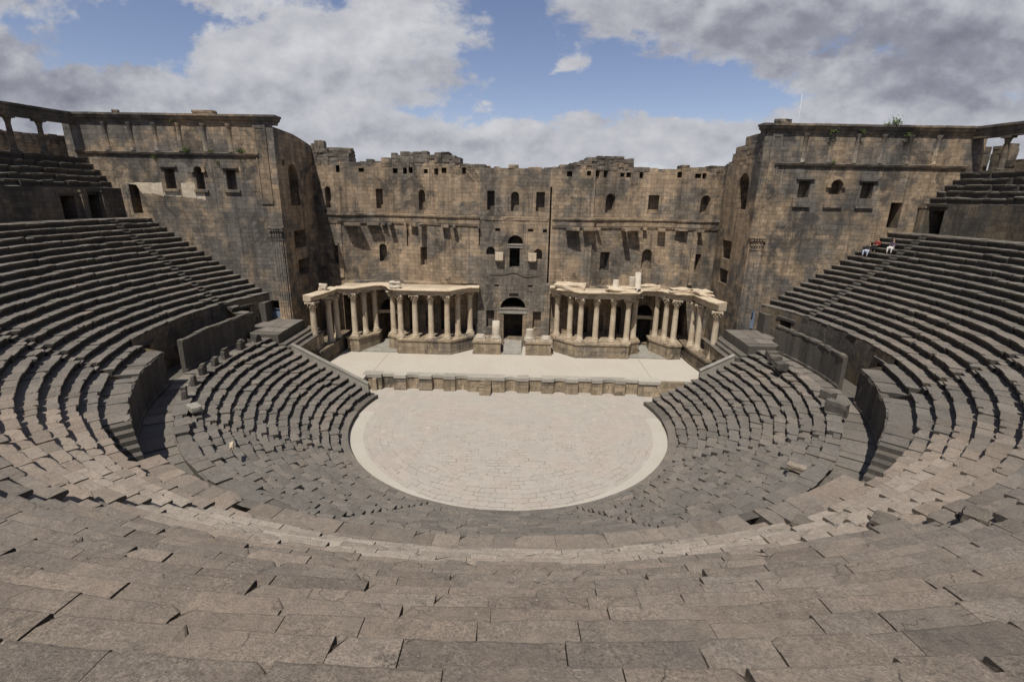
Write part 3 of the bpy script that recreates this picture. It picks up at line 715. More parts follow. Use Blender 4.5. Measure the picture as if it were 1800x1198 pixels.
# ruined crown of the wall
def crown(x):
    P = [(-22.7, 23.7), (-22.1, 23.8), (-21.6, 23.2), (-18.1, 23.05), (-18.0, 22.2), (-14.7, 22.1), (-14.2, 23.0), (-6.7, 23.05), (-6.3, 22.25), (-5.4, 21.75), (-3.8, 21.7), (-3.6, 21.5), (-.6, 21.5), (-.5, 21.85), (.7, 21.85), (.8, 21.5), (3.6, 21.55), (5.0, 21.95), (6.4, 22.1), (7.6, 22.7), (10.2, 22.95), (12.6, 22.75), (13.1, 21.9), (17.8, 21.6), (18.0, 22.1), (22.6, 22.2)]
    for (a, za), (b, zb) in zip(P, P[1:]):
        if a <= x <= b: return za+(zb-za)*(x-a)/(b-a)
    return 21.6
mb = MB(); q = random.Random(21); x = -22.6
while x < 22.5:
    wd = q.uniform(.45, 1.15); x2 = min(22.6, x+wd); z = ZU; top = crown((x+x2)/2)+q.uniform(-.10, .10)
    pa, pb = UP.at(UP.sx(x)), UP.at(UP.sx(x2))
    while z < top-.12:
        z2 = min(top, z+q.uniform(.36, .5)); o = q.uniform(-.05, .05); wl = q.uniform(0, .05)
        last = z2 >= top-.05
        if not (last and q.random() < .18):
            mb.box((0, 0, 0), (1, 1, 1), t=q.random(), w=-.35 if z > ZU+.4 else -.1, M4=Matrix(((pb.x-pa.x-.01, 0, 0, pa.x), (pb.y-pa.y, 20.0-min(pa.y, pb.y), 0, pa.y+o), (0, 0, z2-z-.008, z), (0, 0, 0, 1))), jit=.03)
        z = z2
    x = x2
child(mb, 'ruined_crown', M['wall'], SW)
# horizontal moulding with broken stubs
mb = MB(); sweep(mb, UP, [(-.1, 15.3), (.10, 15.3), (.16, 15.55), (.16, 16.05), (.30, 16.2), (.30, 16.38), (-.1, 16.42)], 0, UP.sx(-4.0), jag=.06, t=.45)
sweep(mb, UP, [(-.1, 15.3), (.10, 15.3), (.16, 15.55), (.16, 16.05), (.30, 16.2), (.30, 16.38), (-.1, 16.42)], UP.sx(4.0), UP.L, jag=.06, t=.45)
sweep(mb, UP, [(-.1, 16.0), (.05, 16.0), (.09, 16.36), (-.1, 16.4)], UP.sx(-4.0), UP.sx(3.6), jag=.05, t=.6)
child(mb, 'string_course', M['wall'], SW)
q = random.Random(4)
STUB = [(-19.4, -17.9, .95), (-17.0, -15.7, .7), (-15.4, -14.9, .5), (-14.6, -14.1, .85), (-12.6, -12.4, .5), (-12.0, -11.2, .45), (-10.75, -10.1, 1.0), (-8.2, -7.4, .5), (-7.0, -6.6, .7), (-4.2, -4.0, .4), (5.5, 6.9, .95), (7.4, 8.75, .8), (8.8, 9.1, .5), (11.9, 12.4, 1.3), (12.6, 13.8, .9), (14.4, 14.8, .4), (16.1, 16.9, .7), (18.0, 19.2, .55), (19.9, 20.5, .5)]
for a, b, o in STUB:
    o *= 1.35
    mb = MB(); d0, d1 = UP.sx(a), UP.sx(b); pa, pb = UP.at(d0), UP.at(d1); n = UP.normal((d0+d1)/2)
    z0 = 15.12+q.uniform(-.08, .1); z1 = 15.3+q.uniform(-.02, .02)
    P = [(pa.x, pa.y), (pa.x+n.x*o*q.uniform(.5, 1), pa.y+n.y*o*q.uniform(.7, 1)), (pb.x+n.x*o, pb.y+n.y*o), (pb.x, pb.y)]
    mb.prism([P[0], P[1], P[2], P[3]], z0, z1+.12, t=q.random()); child(mb, 'cornice_stub', M['wall'], SW)
# lower storey: doorways and niches behind the columns
LO = Path([(-22.7, 18.3), (-20.2, 17.6), (-18.6, 17.3), (-17.3, 17.5)] + px_arc(-16.9, -13.1, 17.9, .6, 6) + [(-12.8, 17.4), (-6.9, 17.4), (-4.3, 17.9), (-4.25, 17.3), (4.1, 17.3), (4.15, 17.9), (6.9, 17.4), (12.8, 17.4)] + px_arc(13.1, 16.9, 17.9, .6, 6) + [(17.3, 17.5), (18.6, 17.3), (20.2, 17.6), (22.75, 18.3)])
def HL(x0, x1, z0, z1, arch=False, dep=.6, t=.35): return (LO.sx(x0), LO.sx(x1), z0, z1, arch, dep, t)
hl = [HL(-1.22, 1.0, 2.3, 5.45, False, 4, .1), HL(-1.6, 1.3, 6.1, 7.4, True, 3, .1), HL(-3.25, -2.3, 3.75, 5.8), HL(2.17, 3.12, 3.75, 5.75), HL(-2.33, -1.8, 8.6, 8.82, False, .4), HL(1.5, 2.05, 8.6, 8.82, False, .4),
      HL(-15.95, -13.9, 1.9, 4.9, False, 4, .1), HL(-15.9, -14.0, 5.35, 6.6, True, 3, .1), HL(14.35, 16.15, 1.9, 4.9, False, 4, .1), HL(14.3, 16.2, 5.35, 6.6, True, 3, .1),
      HL(-12.3, -11.4, 3.2, 6.6, True, 1.2), HL(-10.4, -9.7, 3.6, 5.6, True), HL(-8.6, -7.6, 3.3, 6.8, False, 1.2), HL(7.6, 8.6, 3.3, 6.4, False, 1.2), HL(9.6, 10.4, 3.6, 5.6, True), HL(11.4, 12.4, 3.3, 6.6, True, 1.2), HL(-20.0, -18.75, 2.2, 7.2, False, 2, .1), HL(18.75, 19.8, 3.2, 7.3, False, 1.6, .1), HL(-.62, .45, 7.45, 7.85, False, .25)]
mb = MB(); panel(mb, LO, STAGE_Z-.1, ZL-.2, hl, t=.55); grey_centre(mb); child(mb, 'lower_wall', M['wall'], SW)
mb = MB(); lo = [(q.x, q.y, ZL-.2) for q in LO.p]; mb.face(lo + [(22.75, 18.9, ZL-.2), (-22.7, 18.9, ZL-.2)], t=.5); child(mb, 'wall_ledge', M['wall'], SW)
for a, b, z0, z1 in ((-1.75, 1.5, 5.46, 6.08), (-16.2, -13.75, 4.92, 5.33), (14.05, 16.45, 4.92, 5.33), (-.95, .85, 13.02, 13.42)):
    mb = MB(); pth = LO if z0 < 9 else UP; sweep(mb, pth, [(-.02, z0), (.07, z0), (.07, z1-.14), (.16, z1-.1), (.16, z1), (-.02, z1)], pth.sx(a), pth.sx(b), t=.7); child(mb, 'lintel', M['lime'] if z0 < 5 else M['grey_stone'], SW)
for a, b, z0, z1, o in ((-2.28, -1.3, 11.5, 12.5, .55), (1.42, 2.4, 11.5, 12.48, .55)):
    mb = MB(); mb.prism([(a, 17.35), (a+.06, 17.3-o), (b-.06, 17.3-o), (b, 17.35)], z0+.15, z1, t=.8); mb.box((a+.15, 17.3-o*.7, z0-.02), (b-.15, 17.35, z0+.149), t=.4); child(mb, 'bracket', M['lime'], SW)
mb = MB(); n = 16     # relieving gable line above the centre door
for k in range(n):
    x0, x1 = -2.9+5.6*k/n, -2.9+5.6*(k+1)/n; f = lambda x: 9.95+.28*math.exp(-(x+.1)**2/.5)-.18*math.exp(-(x-1.3)**2/.6)
    mb.grid([[(x0, 17.29, f(x0)-.04), (x1, 17.29, f(x1)-.04)], [(x0, 17.23, f(x0)-.03), (x1, 17.23, f(x1)-.03)], [(x0, 17.23, f(x0)+.04), (x1, 17.23, f(x1)+.04)], [(x0, 17.29, f(x0)+.06), (x1, 17.29, f(x1)+.06)]], t=.3)
child(mb, 'gable_line', M['dark'], SW)
for a, b in ((-20.15, -19.65), (19.65, 20.15)):
    mb = MB(); pa = UP.at(UP.sx(a)); mb.box((a, pa.y-.22, 9.2), (b, pa.y+.4, 15.2), t=.7, w=.15); child(mb, 'pilaster', M['wall'], SW)

# ------------------------------------------------------------------ stage towers
TWX = 22.62; TZ = 24.55
def tower(s, label):
    e = empty('stage_tower', (s*32, 14.5, 0), label, 'tower', 'towers at both ends of the stage')
    x_in, x_out = s*TWX, s*42.5
    F = Path([(-42.5, TY), (-TWX, TY)] if s < 0 else [(TWX, TY), (42.5, TY)])
    def HF(x0, x1, z0, z1, arch=False, dep=.7, t=.4): return (F.sx(min(x0, x1)), F.sx(max(x0, x1)), z0, z1, arch, dep, t)
    if s < 0: wins = [(-33.55, -32.55, 18.68, 20.5, 0), (-30.55, -29.75, 18.68, 20.75, 1), (-27.6, -26.65, 18.7, 20.5, 0)]; door = (-37.25, -36.3, 16.3, 19.0); low = (-24.9, -23.6, 6.05, 7.95)
    else: wins = [(26.4, 27.45, 18.95, 20.45, 0), (29.25, 30.4, 19.3, 20.6, 1), (32.2, 33.3, 18.95, 20.4, 0)]; door = (35.25, 36.3, 16.3, 18.65); low = (23.35, 24.25, 6.2, 8.1)
    hf = [HF(a, b, c, d, bool(ar), .8) for a, b, c, d, ar in wins] + [HF(*door, False, 2.5, .1), HF(*low, False, 1.8 if s < 0 else .12, .2)]
    mb = MB(); panel(mb, F, -.1, TZ, hf, t=.5)
    child(mb, 'front_wall', M['tower'], e)
    # inner side, roof line stepping down towards the stage wall
    Sd = Path([(x_in, TY), (x_in, 18.75)] if s < 0 else [(x_in, 18.75), (x_in, TY)])
    def sy(y): return y-TY if s < 0 else 18.75-y
    def HS(y0, y1, z0, z1, arch=False, dep=1.5, t=.15): a, b = sorted((sy(y0), sy(y1))); return (a, b, z0, z1, arch, dep, t)
    if s < 0: hs = [HS(12.35, 14.45, 17.25, 21.3, True, 1.6), HS(12.3, 15.0, 12.95, 14.75, False, 2), HS(12.6, 15.4, 10.1, 11.75, False, 2), HS(11.3, 11.75, 21.0, 21.5, False, .5)]
    else: hs = [HS(12.0, 14.5, 17.7, 21.2, True, 1.6), HS(14.1, 16.6, 12.5, 14.45, False, 2), HS(14.1, 16.4, 9.9, 11.4, False, 2)]
    ytop = [(10.0, 24.35), (11.3, 24.3), (14.3, 24.15), (16.2, 23.85), (18.75, 23.4)] if s < 0 else [(10.0, 24.6), (13.98, 24.6), (14.0, 23.85), (16.4, 23.8), (16.42, 23.2), (17.2, 23.2), (17.22, 22.5), (18.75, 22.2)]
    def zt(y):
        for (a, za), (b, zb) in zip(ytop, ytop[1:]):
            if a <= y <= b: return za+(zb-za)*(y-a)/(b-a)
        return ytop[-1][1]
    mb = MB(); panel(mb, Sd, STAGE_Z-.1, 22.0, hs, t=.45)
    q = random.Random(9); y = TY
    while y < 18.7:          # stepped ashlar crown of the side wall
        y2 = min(18.75, y+q.uniform(.5, .9)); z = 22.0; top = zt((y+y2)/2)
        if s < 0: mb.face([(x_in, y, 22.0), (x_in, y2, 22.0), (x_in, y2, zt(y2)), (x_in, y, zt(y))], [(y-TY, 22), (y2-TY, 22), (y2-TY, zt(y2)), (y-TY, zt(y))], .45); mb.face([(x_in, y, zt(y)), (x_in, y2, zt(y2)), (x_in-2.2, y2, zt(y2)), (x_in-2.2, y, zt(y))])
        else:
            while z < top-.05:
                z2 = min(top, z+.46); mb.box((x_in+q.uniform(-.03, .02), y, z), (x_in+2.2, y2-.005, z2-.005), t=q.random(), jit=.015); z = z2
        y = y2
    child(mb, 'side_wall', M['tower'], e)
    mb = MB(); xr = (x_in+s*2.0, x_out); a, b = min(xr), max(xr)
    mb.face([(a, TY+.05, TZ), (b, TY+.05, TZ), (b, 19, TZ), (a, 19, TZ)]); mb.face([(x_in, TY+.05, 22.0), (x_in+s*2.2, TY+.05, 22.0), (x_in+s*2.2, 18.75, 22.0), (x_in, 18.75, 22.0)])
    mb.face([(x_in+s*2.0, TY, 21), (x_in+s*2.0, 19, 21), (x_in+s*2.0, 19, TZ), (x_in+s*2.0, TY, TZ)]); mb.face([(x_out, TY, -1), (x_out, 19, -1), (x_out, 19, TZ), (x_out, TY, TZ)]); mb.face([(min(x_in, x_out), 19, -1), (max(x_in, x_out), 19, -1), (max(x_in, x_out), 19, 21), (min(x_in, x_out), 19, 21)])
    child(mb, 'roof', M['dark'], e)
    # cornice runs along the front and turns the inner corner
    ctop = 25.3
    pr = [(-.4, TZ-.02), (.06, TZ-.02), (.10, 24.75), (.28, 24.86), (.34, 25.08), (.46, 25.12), (.46, ctop), (-.6, ctop), (-.6, TZ)]
    C_ = Path([(-41.6, TY), (-TWX, TY), (-TWX, TY+1.0)] if s < 0 else [(TWX, TY+.8), (TWX, TY), (41.6, TY)])
    mb = MB(); sweep(mb, C_, pr, jag=.035, step=.5, t=.45); child(mb, 'cornice', M['tower'], e)
    SC = Path([(-41.6, TY), (-24.2, TY)] if s < 0 else [(23.85, TY), (41.2, TY)])
    mb = MB(); sweep(mb, SC, [(-.02, 21.66), (.08, 21.66), (.2, 21.78), (.26, 21.95), (.02, 22.02)], jag=.03, step=.4, t=.35); child(mb, 'string_course', M['tower'], e)
    px = [-38.5, -36.1, -33.8, -31.5, -29.15, -26.75] if s < 0 else [26.35, 28.7, 31.0, 33.3, 35.7, 38.2]
    for x in px:
        mb = MB(); mb.lathe([(.27, 0), (.27, .08), (.22, .12), (.21, 2.2), (.28, 2.32), (.30, 2.5)], (x, TY+.02, 22.03), 12, t=rnd.random()); child(mb, 'engaged_column', M['tower'], e)
    xa, xb = (-24.45, -23.3) if s < 0 else (23.3, 24.2)
    mb = MB(); z0 = 17.4 if s < 0 else 8.0
    mb.box((xa, TY-.10, z0), (xa+.16, TY+.1, 24.5), t=.6); mb.box((xb-.16, TY-.10, z0), (xb, TY+.1, 24.5), t=.6); mb.box((xa+.161, TY-.10, 24.2), (xb-.161, TY+.1, 24.5), t=.5); mb.box((xa+.161, TY-.10, z0), (xb-.161, TY+.1, z0+.2), t=.5); mb.box((xa+.161, TY-.05, z0+.2), (xb-.161, TY+.1, 24.2), t=.4)
    child(mb, 'corner_pilaster', M['tower'], e)
    # eroded corner pilaster with a corinthian capital below
    cx = s*23.3
    mb = MB(); mb.box((cx-.55, TY-.16, 5.0), (cx+.55, TY+.1, 14.0), t=.8, w=-.1, jit=.03)
    for k in range(4): mb.box((cx-.42+.24*k, TY-.20, 5.4), (cx-.30+.24*k, TY-.13, 13.9), t=.7)
    child(mb, 'pilaster_shaft', M['tower'], e)
    mb = MB()
    for (z0, z1, hw, o) in ((14.0, 14.12, .58, .2), (14.12, 14.75, .52, .18), (15.1, 15.25, .74, .42)): mb.box((cx-hw, TY-o, z0), (cx+hw, TY+.1, z1), t=.5)
    for row, (zb, zt_, oo) in enumerate(((14.12, 14.55, .30), (14.4, 15.0, .38))):
        for k in range(5):
            x = cx-.5+.25*k; mb.grid([[(x-.11, TY-.18, zb), (x+.11, TY-.18, zb)], [(x-.12, TY-.22, (zb+zt_)/2), (x+.12, TY-.22, (zb+zt_)/2)], [(x-.08, TY-oo, zt_), (x+.08, TY-oo, zt_)], [(x-.03, TY-oo-.05, zt_-.1), (x+.03, TY-oo-.05, zt_-.1)]], t=.75)
    mb.box((cx-.68, TY-.36, 14.85), (cx-.42, TY+.1, 15.1), t=.7, jit=.03); mb.box((cx+.42, TY-.36, 14.85), (cx+.68, TY+.1, 15.1), t=.7, jit=.03)
    child(mb, 'capital', M['tower'], e)
    for k, (a, b, c, d, ar) in enumerate(wins):
        f = MB(); cx = (a+b)/2; hw = (b-a)/2
        if not ar:
            f.box((cx-hw-.3, TY-.22, d+.12), (cx+hw+.3, TY+.1, d+.28), t=.6); f.box((cx-hw-.22, TY-.12, d-.02), (cx+hw+.22, TY+.1, d+.12), t=.5)
        else:
            K = 12; ri, ro = hw, hw+.28; zc = d-hw
            for i in range(K):
                u, v = math.pi*i/K, math.pi*(i+1)/K
                A = [(cx+ri*math.cos(u), zc+ri*math.sin(u)), (cx+ro*math.cos(u), zc+ro*math.sin(u)), (cx+ro*math.cos(v), zc+ro*math.sin(v)), (cx+ri*math.cos(v), zc+ri*math.sin(v))]
                f.face([(q[0], TY-.2, q[1]) for q in A], None, .6); f.face([(A[1][0], TY-.2, A[1][1]), (A[1][0], TY+.05, A[1][1]), (A[2][0], TY+.05, A[2][1]), (A[2][0], TY-.2, A[2][1])], None, .6); f.face([(A[0][0], TY-.2, A[0][1]), (A[0][0], TY+.05, A[0][1]), (A[3][0], TY+.05, A[3][1]), (A[3][0], TY-.2, A[3][1])], None, .5)
            for sx in (-1, 1): f.box((cx+sx*(hw+.14)-.17, TY-.24, zc-.14), (cx+sx*(hw+.14)+.17, TY+.1, zc-.002), t=.6)
        sill = MB(); zs = (c-.06) if s < 0 else 18.3
        sill.box((cx-hw-.28, TY-.2, zs-.22), (cx+hw+.28, TY+.1, zs), t=.6)
        w_ = child(f, 'window_hood' if ar else 'window_lintel', M['tower'], e); child(sill, 'window_sill', M['tower'], e)
    if s < 0:
        mb = MB(); q = random.Random(2)
        def patch(x0, x1, zlo, zhi, n=9):
            top = [(x0+(x1-x0)*k/n, zhi(x0+(x1-x0)*k/n)+q.uniform(-.07, .07)) for k in range(n+1)]; bot = [(x0+(x1-x0)*k/n, zlo(x0+(x1-x0)*k/n)+q.uniform(-.12, .12)) for k in range(n+1)]
            mb.grid([[(u, TY-.006, v) for u, v in bot], [(u, TY-.006, v) for u, v in top]], t=.8)
        hi = lambda x: 19.15+.02*(x+37); lo_ = lambda x: 18.35-.10*(x+37) + (.3 if x < -36.2 else 0)
        patch(-37.5, -33.95, lambda x: max(lo_(x), 19.02) if x < -36.25 else lo_(x), hi, 14); patch(-32.1, -30.75, lo_, hi, 5); patch(-33.9, -32.2, lo_, lambda x: 18.36, 5); patch(-30.7, -29.9, lo_, lambda x: 18.36, 3)
        child(mb, 'plaster_patch', M['plaster'], e)
    return e
TL = tower(-1, 'left stage tower of brown ashlar with pilasters, three small windows and white plaster patch')
TR = tower(1, 'right stage tower with stepped broken inner corner, hooded windows and thin mast')
# blue metal doors at the feet of the towers
e = empty('blue_doorway', (23.8, TY, 6.2), 'pale blue metal door with a dark pane at the foot of the right tower', 'door')
mb = MB(); mb.box((23.37, TY-.06, 6.2), (24.23, TY+.02, 8.06), t=.5); child(mb, 'door_leaf', M['blue'], e)
mb = MB(); mb.box((23.55, TY-.09, 7.15), (24.05, TY-.061, 7.85)); child(mb, 'pane', M['black'], e)
mb = MB(); mb.box((23.40, TY-.10, 6.95), (23.46, TY-.062, 7.15)); child(mb, 'handle', M['mast'], e)
e = empty('metal_gate', (-24.2, TY, 6.05), 'low blue metal gate in the dark doorway at the foot of the left tower', 'gate')
mb = MB(); mb.box((-24.86, TY+.25, 6.06), (-23.64, TY+.31, 6.75), t=.5); child(mb, 'panel', M['blue'], e)
mb = MB()
for k in range(5): mb.box((-24.85+.3*k, TY+.26, 6.751), (-24.82+.3*k, TY+.30, 7.0))
mb.box((-24.86, TY+.255, 7.0), (-23.62, TY+.305, 7.05)); child(mb, 'rail', M['blue'], e)

# ------------------------------------------------------------------ podia
def rnd_prism(name, poly, z0, z1, m_, label, cat, group=None, base=True):
    xs = sum(p[0] for p in poly)/len(poly); ys = sum(p[1] for p in poly)/len(poly)
    e = empty(name, (xs, ys, z0), label, cat, group)
    def inset(d): # crude outset about the centroid
        o = []
        n = len(poly)
        for i in range(n):
            a, b, c = Vector(poly[i-1]), Vector(poly[i]), Vector(poly[(i+1) % n])
            u = (b-a).normalized(); v = (c-b).normalized(); n1 = Vector((u.y, -u.x)); n2 = Vector((v.y, -v.x)); nn = (n1+n2); nn = nn/max(.3, nn.length) if nn.length > .01 else n1
            k = d/max(.5, nn.dot(n1)); o.append((b.x+nn.x*k, b.y+nn.y*k))
        return o
    mb = MB(); mb.prism(poly, z0-.05, z1-.2, t=.5, cap=False); child(mb, 'die', m_, e)
    mb = MB(); mb.prism(inset(.09), z1-.2, z1, t=.7, w=.3); child(mb, 'cap_moulding', m_, e)
    if base: mb = MB(); mb.prism(inset(.08), z0-.05, z0+.22, t=.5); child(mb, 'base_moulding', m_, e)
    return e
PT = 3.15
main = [(-12.75, 13.55), (-6.95, 13.45), (-4.65, 15.7), (-4.65, 17.4), (-14.3, 17.6), (-14.2, 15.1), (-13.2, 14.6)]
outr = [(-18.55, 13.85), (-17.2, 13.65), (-15.6, 16.1), (-15.7, 17.6), (-18.7, 17.2)]
corn = [(-22.5, 8.7), (-19.55, 8.75), (-19.15, 12.0), (-19.0, 14.6), (-19.2, 17.0), (-22.5, 17.6)]
mir = lambda P: [(-x, y) for x, y in P][::-1]
rnd_prism('column_podium', main, STAGE_Z, PT, M['podium'], 'long stepped-back podium under the left colonnade, beside the centre door', 'podium', 'podia under the stage columns')
rnd_prism('column_podium', mir(main), STAGE_Z, PT, M['podium'], 'long stepped-back podium under the right colonnade, beside the centre door', 'podium', 'podia under the stage columns')
rnd_prism('column_podium', outr, STAGE_Z, PT, M['podium'], 'short podium left of the left side door, carrying three columns', 'podium', 'podia under the stage columns')
rnd_prism('column_podium', mir(outr), STAGE_Z, PT, M['podium'], 'short podium right of the right side door, carrying three columns', 'podium', 'podia under the stage columns')
rnd_prism('column_podium', corn, STAGE_Z, PT-.1, M['dark'], 'corner podium at the left end of the stage, at the foot of the tower', 'podium', 'podia under the stage columns')
rnd_prism('column_podium', mir(corn), STAGE_Z, PT-.1, M['dark'], 'corner podium at the right end of the stage, at the foot of the tower', 'podium', 'podia under the stage columns')
for x0, x1, lb in ((-4.45, -1.4, 'square pedestal left of the centre door, carrying a thick column stump'), (1.48, 4.25, 'square pedestal right of the centre door, carrying a short fluted drum')):
    rnd_prism('door_pedestal', [(x0, 14.0), (x1, 14.0), (x1, 16.4), (x0, 16.4)], STAGE_Z, 3.0, M['podium'], lb, 'pedestal', 'pedestals beside the centre door')
for f0, f1, b0, b1, y0, y1, z1, lb in ((-1.15, .95, -1.15, .95, 14.05, 17.28, 2.28, 'grey stone ramp rising from the stage to the centre door'), (-17.0, -13.0, -15.75, -14.3, 13.75, 17.9, 1.88, 'wide grey stone ramp up to the left side door'), (13.0, 17.0, 14.3, 15.75, 13.75, 17.9, 1.88, 'wide grey stone ramp up to the right side door')):
    mb = MB(); ym = (y0+y1)/2; g0, g1 = (f0+b0)/2, (f1+b1)/2
    P = [[(f0, y0, STAGE_Z+.01), (f1, y0, STAGE_Z+.01)], [(f0, y0, STAGE_Z+.10), (f1, y0, STAGE_Z+.10)], [(g0, ym, (STAGE_Z+.1+z1)/2), (g1, ym, (STAGE_Z+.1+z1)/2)], [(b0, y1, z1), (b1, y1, z1)], [(b0, y1, STAGE_Z), (b1, y1, STAGE_Z)]]
    mb.grid(P); mb.face([r_[0] for r_ in P]); mb.face([r_[1] for r_ in P][::-1])
    tag(mb.build('door_ramp', M['grey_stone']), lb, 'ramp', 'ramps to the stage doors')

# ------------------------------------------------------------------ columns
def make_column(label, hgt=4.95, rb=.32, rt_=.27):
    e = empty('column', (0, 0, 0), label, 'column', 'columns of the stage front')
    b = MB(); b.box((-.44, -.44, 0), (.44, .44, .1), t=.5); b.lathe([(.42, .1), (.45, .14), (.45, .2), (.40, .24), (.36, .27), (.37, .31), (.39, .33), (.38, .37), (rb+.03, .39)], n=18); b.build('base', M['lime'], e)
    s_ = MB(); hs = hgt-.78; K = 8
    s_.lathe([(rb+.03, .39), (rb, .44)] + [(rb+(rt_-rb)*(k/K)**1.5, .44+(hs-.5)*k/K) for k in range(1, K+1)] + [(rt_+.035, hs-.03), (rt_+.03, hs)], n=18); s_.build('shaft', M['lime'], e)
    c = MB(); c.lathe([(rt_-.01, hs), (rt_, hs+.3), (rt_+.03, hs+.5), (rt_+.16, hs+.66)], n=12, sm=True)
    for row, (z0, z1, n, ph, o) in enumerate(((hs+.02, hs+.34, 8, 0, .19), (hs+.18, hs+.54, 8, .39, .25))):
        for k in range(n):
            a = ph+2*math.pi*k/n; u = Vector((math.cos(a), math.sin(a), 0)); v = Vector((-u.y, u.x, 0)); pr = []
            for (rr, z, hw) in ((rt_+.015, z0, .10), (rt_+.05, z0+(z1-z0)*.55, .115), (rt_+o*.8, z1, .09), (rt_+o+.03, z1-.02, .06), (rt_+o+.02, z1-.09, .03)):
                pr.append([u*rr-v*hw+Vector((0, 0, z)), u*(rr+.015)+Vector((0, 0, z)), u*rr+v*hw+Vector((0, 0, z))])
            c.grid(pr, t=.55+.2*(k % 2))
    for k in range(4):       # corner volutes
        a = math.pi/4+k*math.pi/2; u = Vector((math.cos(a), math.sin(a), 0)); v = Vector((-u.y, u.x, 0)); pr = []
        for (rr, z, hw) in ((rt_+.06, hs+.36, .07), (rt_+.22, hs+.56, .08), (rt_+.40, hs+.66, .08), (rt_+.44, hs+.56, .07), (rt_+.36, hs+.48, .05)):
            pr.append([u*rr-v*hw+Vector((0, 0, z)), u*rr+v*hw+Vector((0, 0, z))])
        c.grid(pr, t=.6)
    ab = [(math.cos(math.pi/4*k)*(.74 if k % 2 else .47), math.sin(math.pi/4*k)*(.74 if k % 2 else .47)) for k in range(8)]
    c.prism(ab, hs+.66, hs+.78, t=.7); c.build('capital', M['lime'], e)
    return e
CL = [(-5.1, 16.85), (-6.35, 15.55), (-7.35, 14.2), (-9.15, 14.2), (-10.9, 14.15), (-12.55, 14.25), (-13.75, 15.75), (-16.1, 16.75), (-16.95, 15.5), (-17.75, 14.35), (-19.6, 14.0), (-19.8, 12.4), (-20.3, 9.6)]
CR = [(4.95, 16.6), (6.35, 15.6), (7.4, 14.35), (9.1, 14.4), (10.95, 14.45), (12.55, 14.35), (13.6, 15.75), (16.3, 16.75), (17.05, 15.55), (17.75, 14.4), (19.6, 14.0), (19.8, 12.5), (20.35, 9.6)]
CN = ['cream column nearest the centre door in the %s colonnade', 'second column from the centre door in the %s colonnade', 'third column from the centre door in the %s colonnade, at the bend', 'fourth column from the centre door in the %s colonnade', 'fifth column from the centre door in the %s colonnade',
      'front column just before the %s side door, nearer the centre', 'set-back column against the inner jamb of the %s side door', 'innermost of three columns beyond the %s side door', 'middle one of three columns beyond the %s side door', 'outermost of three columns beyond the %s side door',
      'inner one of the two close columns at the %s corner of the stage', 'outer one of the two close columns at the %s corner of the stage', 'single column beyond the %s corner, above the side platform']
first = None
for s, arr in (('left', CL), ('right', CR)):
    for (x, y), nm in zip(arr, CN):
        z = PT if abs(x) < 19.3 else PT-.1
        if first is None: first = make_column(nm % s); first.location = (x, y, z)
        else: copy_thing(first, (x, y, z), rnd.uniform(0, 6), nm % s)
# column bases and stumps at the centre door
def stump(x, h, r_, fluted, label):
    e = empty('column_stump', (x, 15.1, 3.0), label, 'column stump', 'column stumps beside the centre door')
    b = MB(); b.box((-.6, -.6, 0), (.6, .6, .14), t=.6); b.lathe([(.56, .14), (.6, .2), (.6, .27), (.52, .31), (.48, .36), (.51, .42), (.47, .46), (.0, .46)], n=20, t=.6); b.build('base', M['marble'], e)
    if h: s_ = MB(); s_.lathe([(r_, .46), (r_*.98, .46+h), (r_*.9, .47+h), (0, .475+h)], n=40 if fluted else 20, t=.8, sm=not fluted, lobes=20 if fluted else 0, amp=.03 if fluted else 0); s_.build('shaft', M['marble'], e)
stump(-3.75, 0, .4, False, 'bare column base on the left end of the left pedestal'); stump(-1.98, 1.6, .43, False, 'thick white column stump left of the centre door')
stump(1.85, .75, .43, True, 'short fluted column drum right of the centre door'); stump(3.7, 0, .4, False, 'bare column base on the right end of the right pedestal')

# ------------------------------------------------------------------ entablatures
EZ = PT+4.95
def entab(name, pts, label, jag, t, m_, k):
    p = Path(pts); e = empty(name, (pts[0][0], pts[0][1], EZ), label, 'entablature', 'entablatures over the stage columns'); z = lambda v: EZ+v*k
    mb = MB(); sweep(mb, p, [(-.42, EZ), (.30, EZ), (.30, z(.2)), (.35, z(.22)), (.35, z(.44)), (.40, z(.48)), (.37, z(.52)), (.37, z(.70)), (-.55, z(.70)), (-.55, EZ)], jag=jag*.4, step=.35, t=t-.1); child(mb, 'architrave', m_, e)
    mb = MB(); sweep(mb, p, [(-.55, z(.705)), (.40, z(.705)), (.48, z(.78)), (.66, z(.84)), (.76, z(.95)), (.76, z(1.04)), (-.55, z(1.08))], jag=jag, step=.3, t=t+.1); child(mb, 'cornice', m_, e)
    return e
EL1 = [(-20.55, 9.2), (-20.2, 10.2), (-19.85, 12.3), (-19.65, 14.25)]
EL2 = [(-19.6, 14.1), (-17.8, 14.3), (-16.95, 15.45), (-16.1, 16.4), (-14.9, 16.75), (-13.75, 15.9), (-12.95, 14.25), (-12.5, 14.1), (-7.3, 14.1), (-6.3, 15.5), (-5.1, 16.5), (-4.0, 16.55)]
entab('entablature', EL1, 'straight entablature piece over the left corner columns, running towards the platform', .05, .7, M['lime'], .58)
entab('entablature', EL2, 'smooth cream entablature bending in and out over the left colonnade', .06, .75, M['lime'], .58)
entab('entablature', [(-x, y) for x, y in EL2][::-1], 'rough broken entablature bending in and out over the right colonnade', .27, .6, M['lime'], .74)
entab('entablature', [(-x, y) for x, y in EL1][::-1], 'short entablature piece over the right corner columns, running towards the platform', .07, .7, M['lime'], .78)
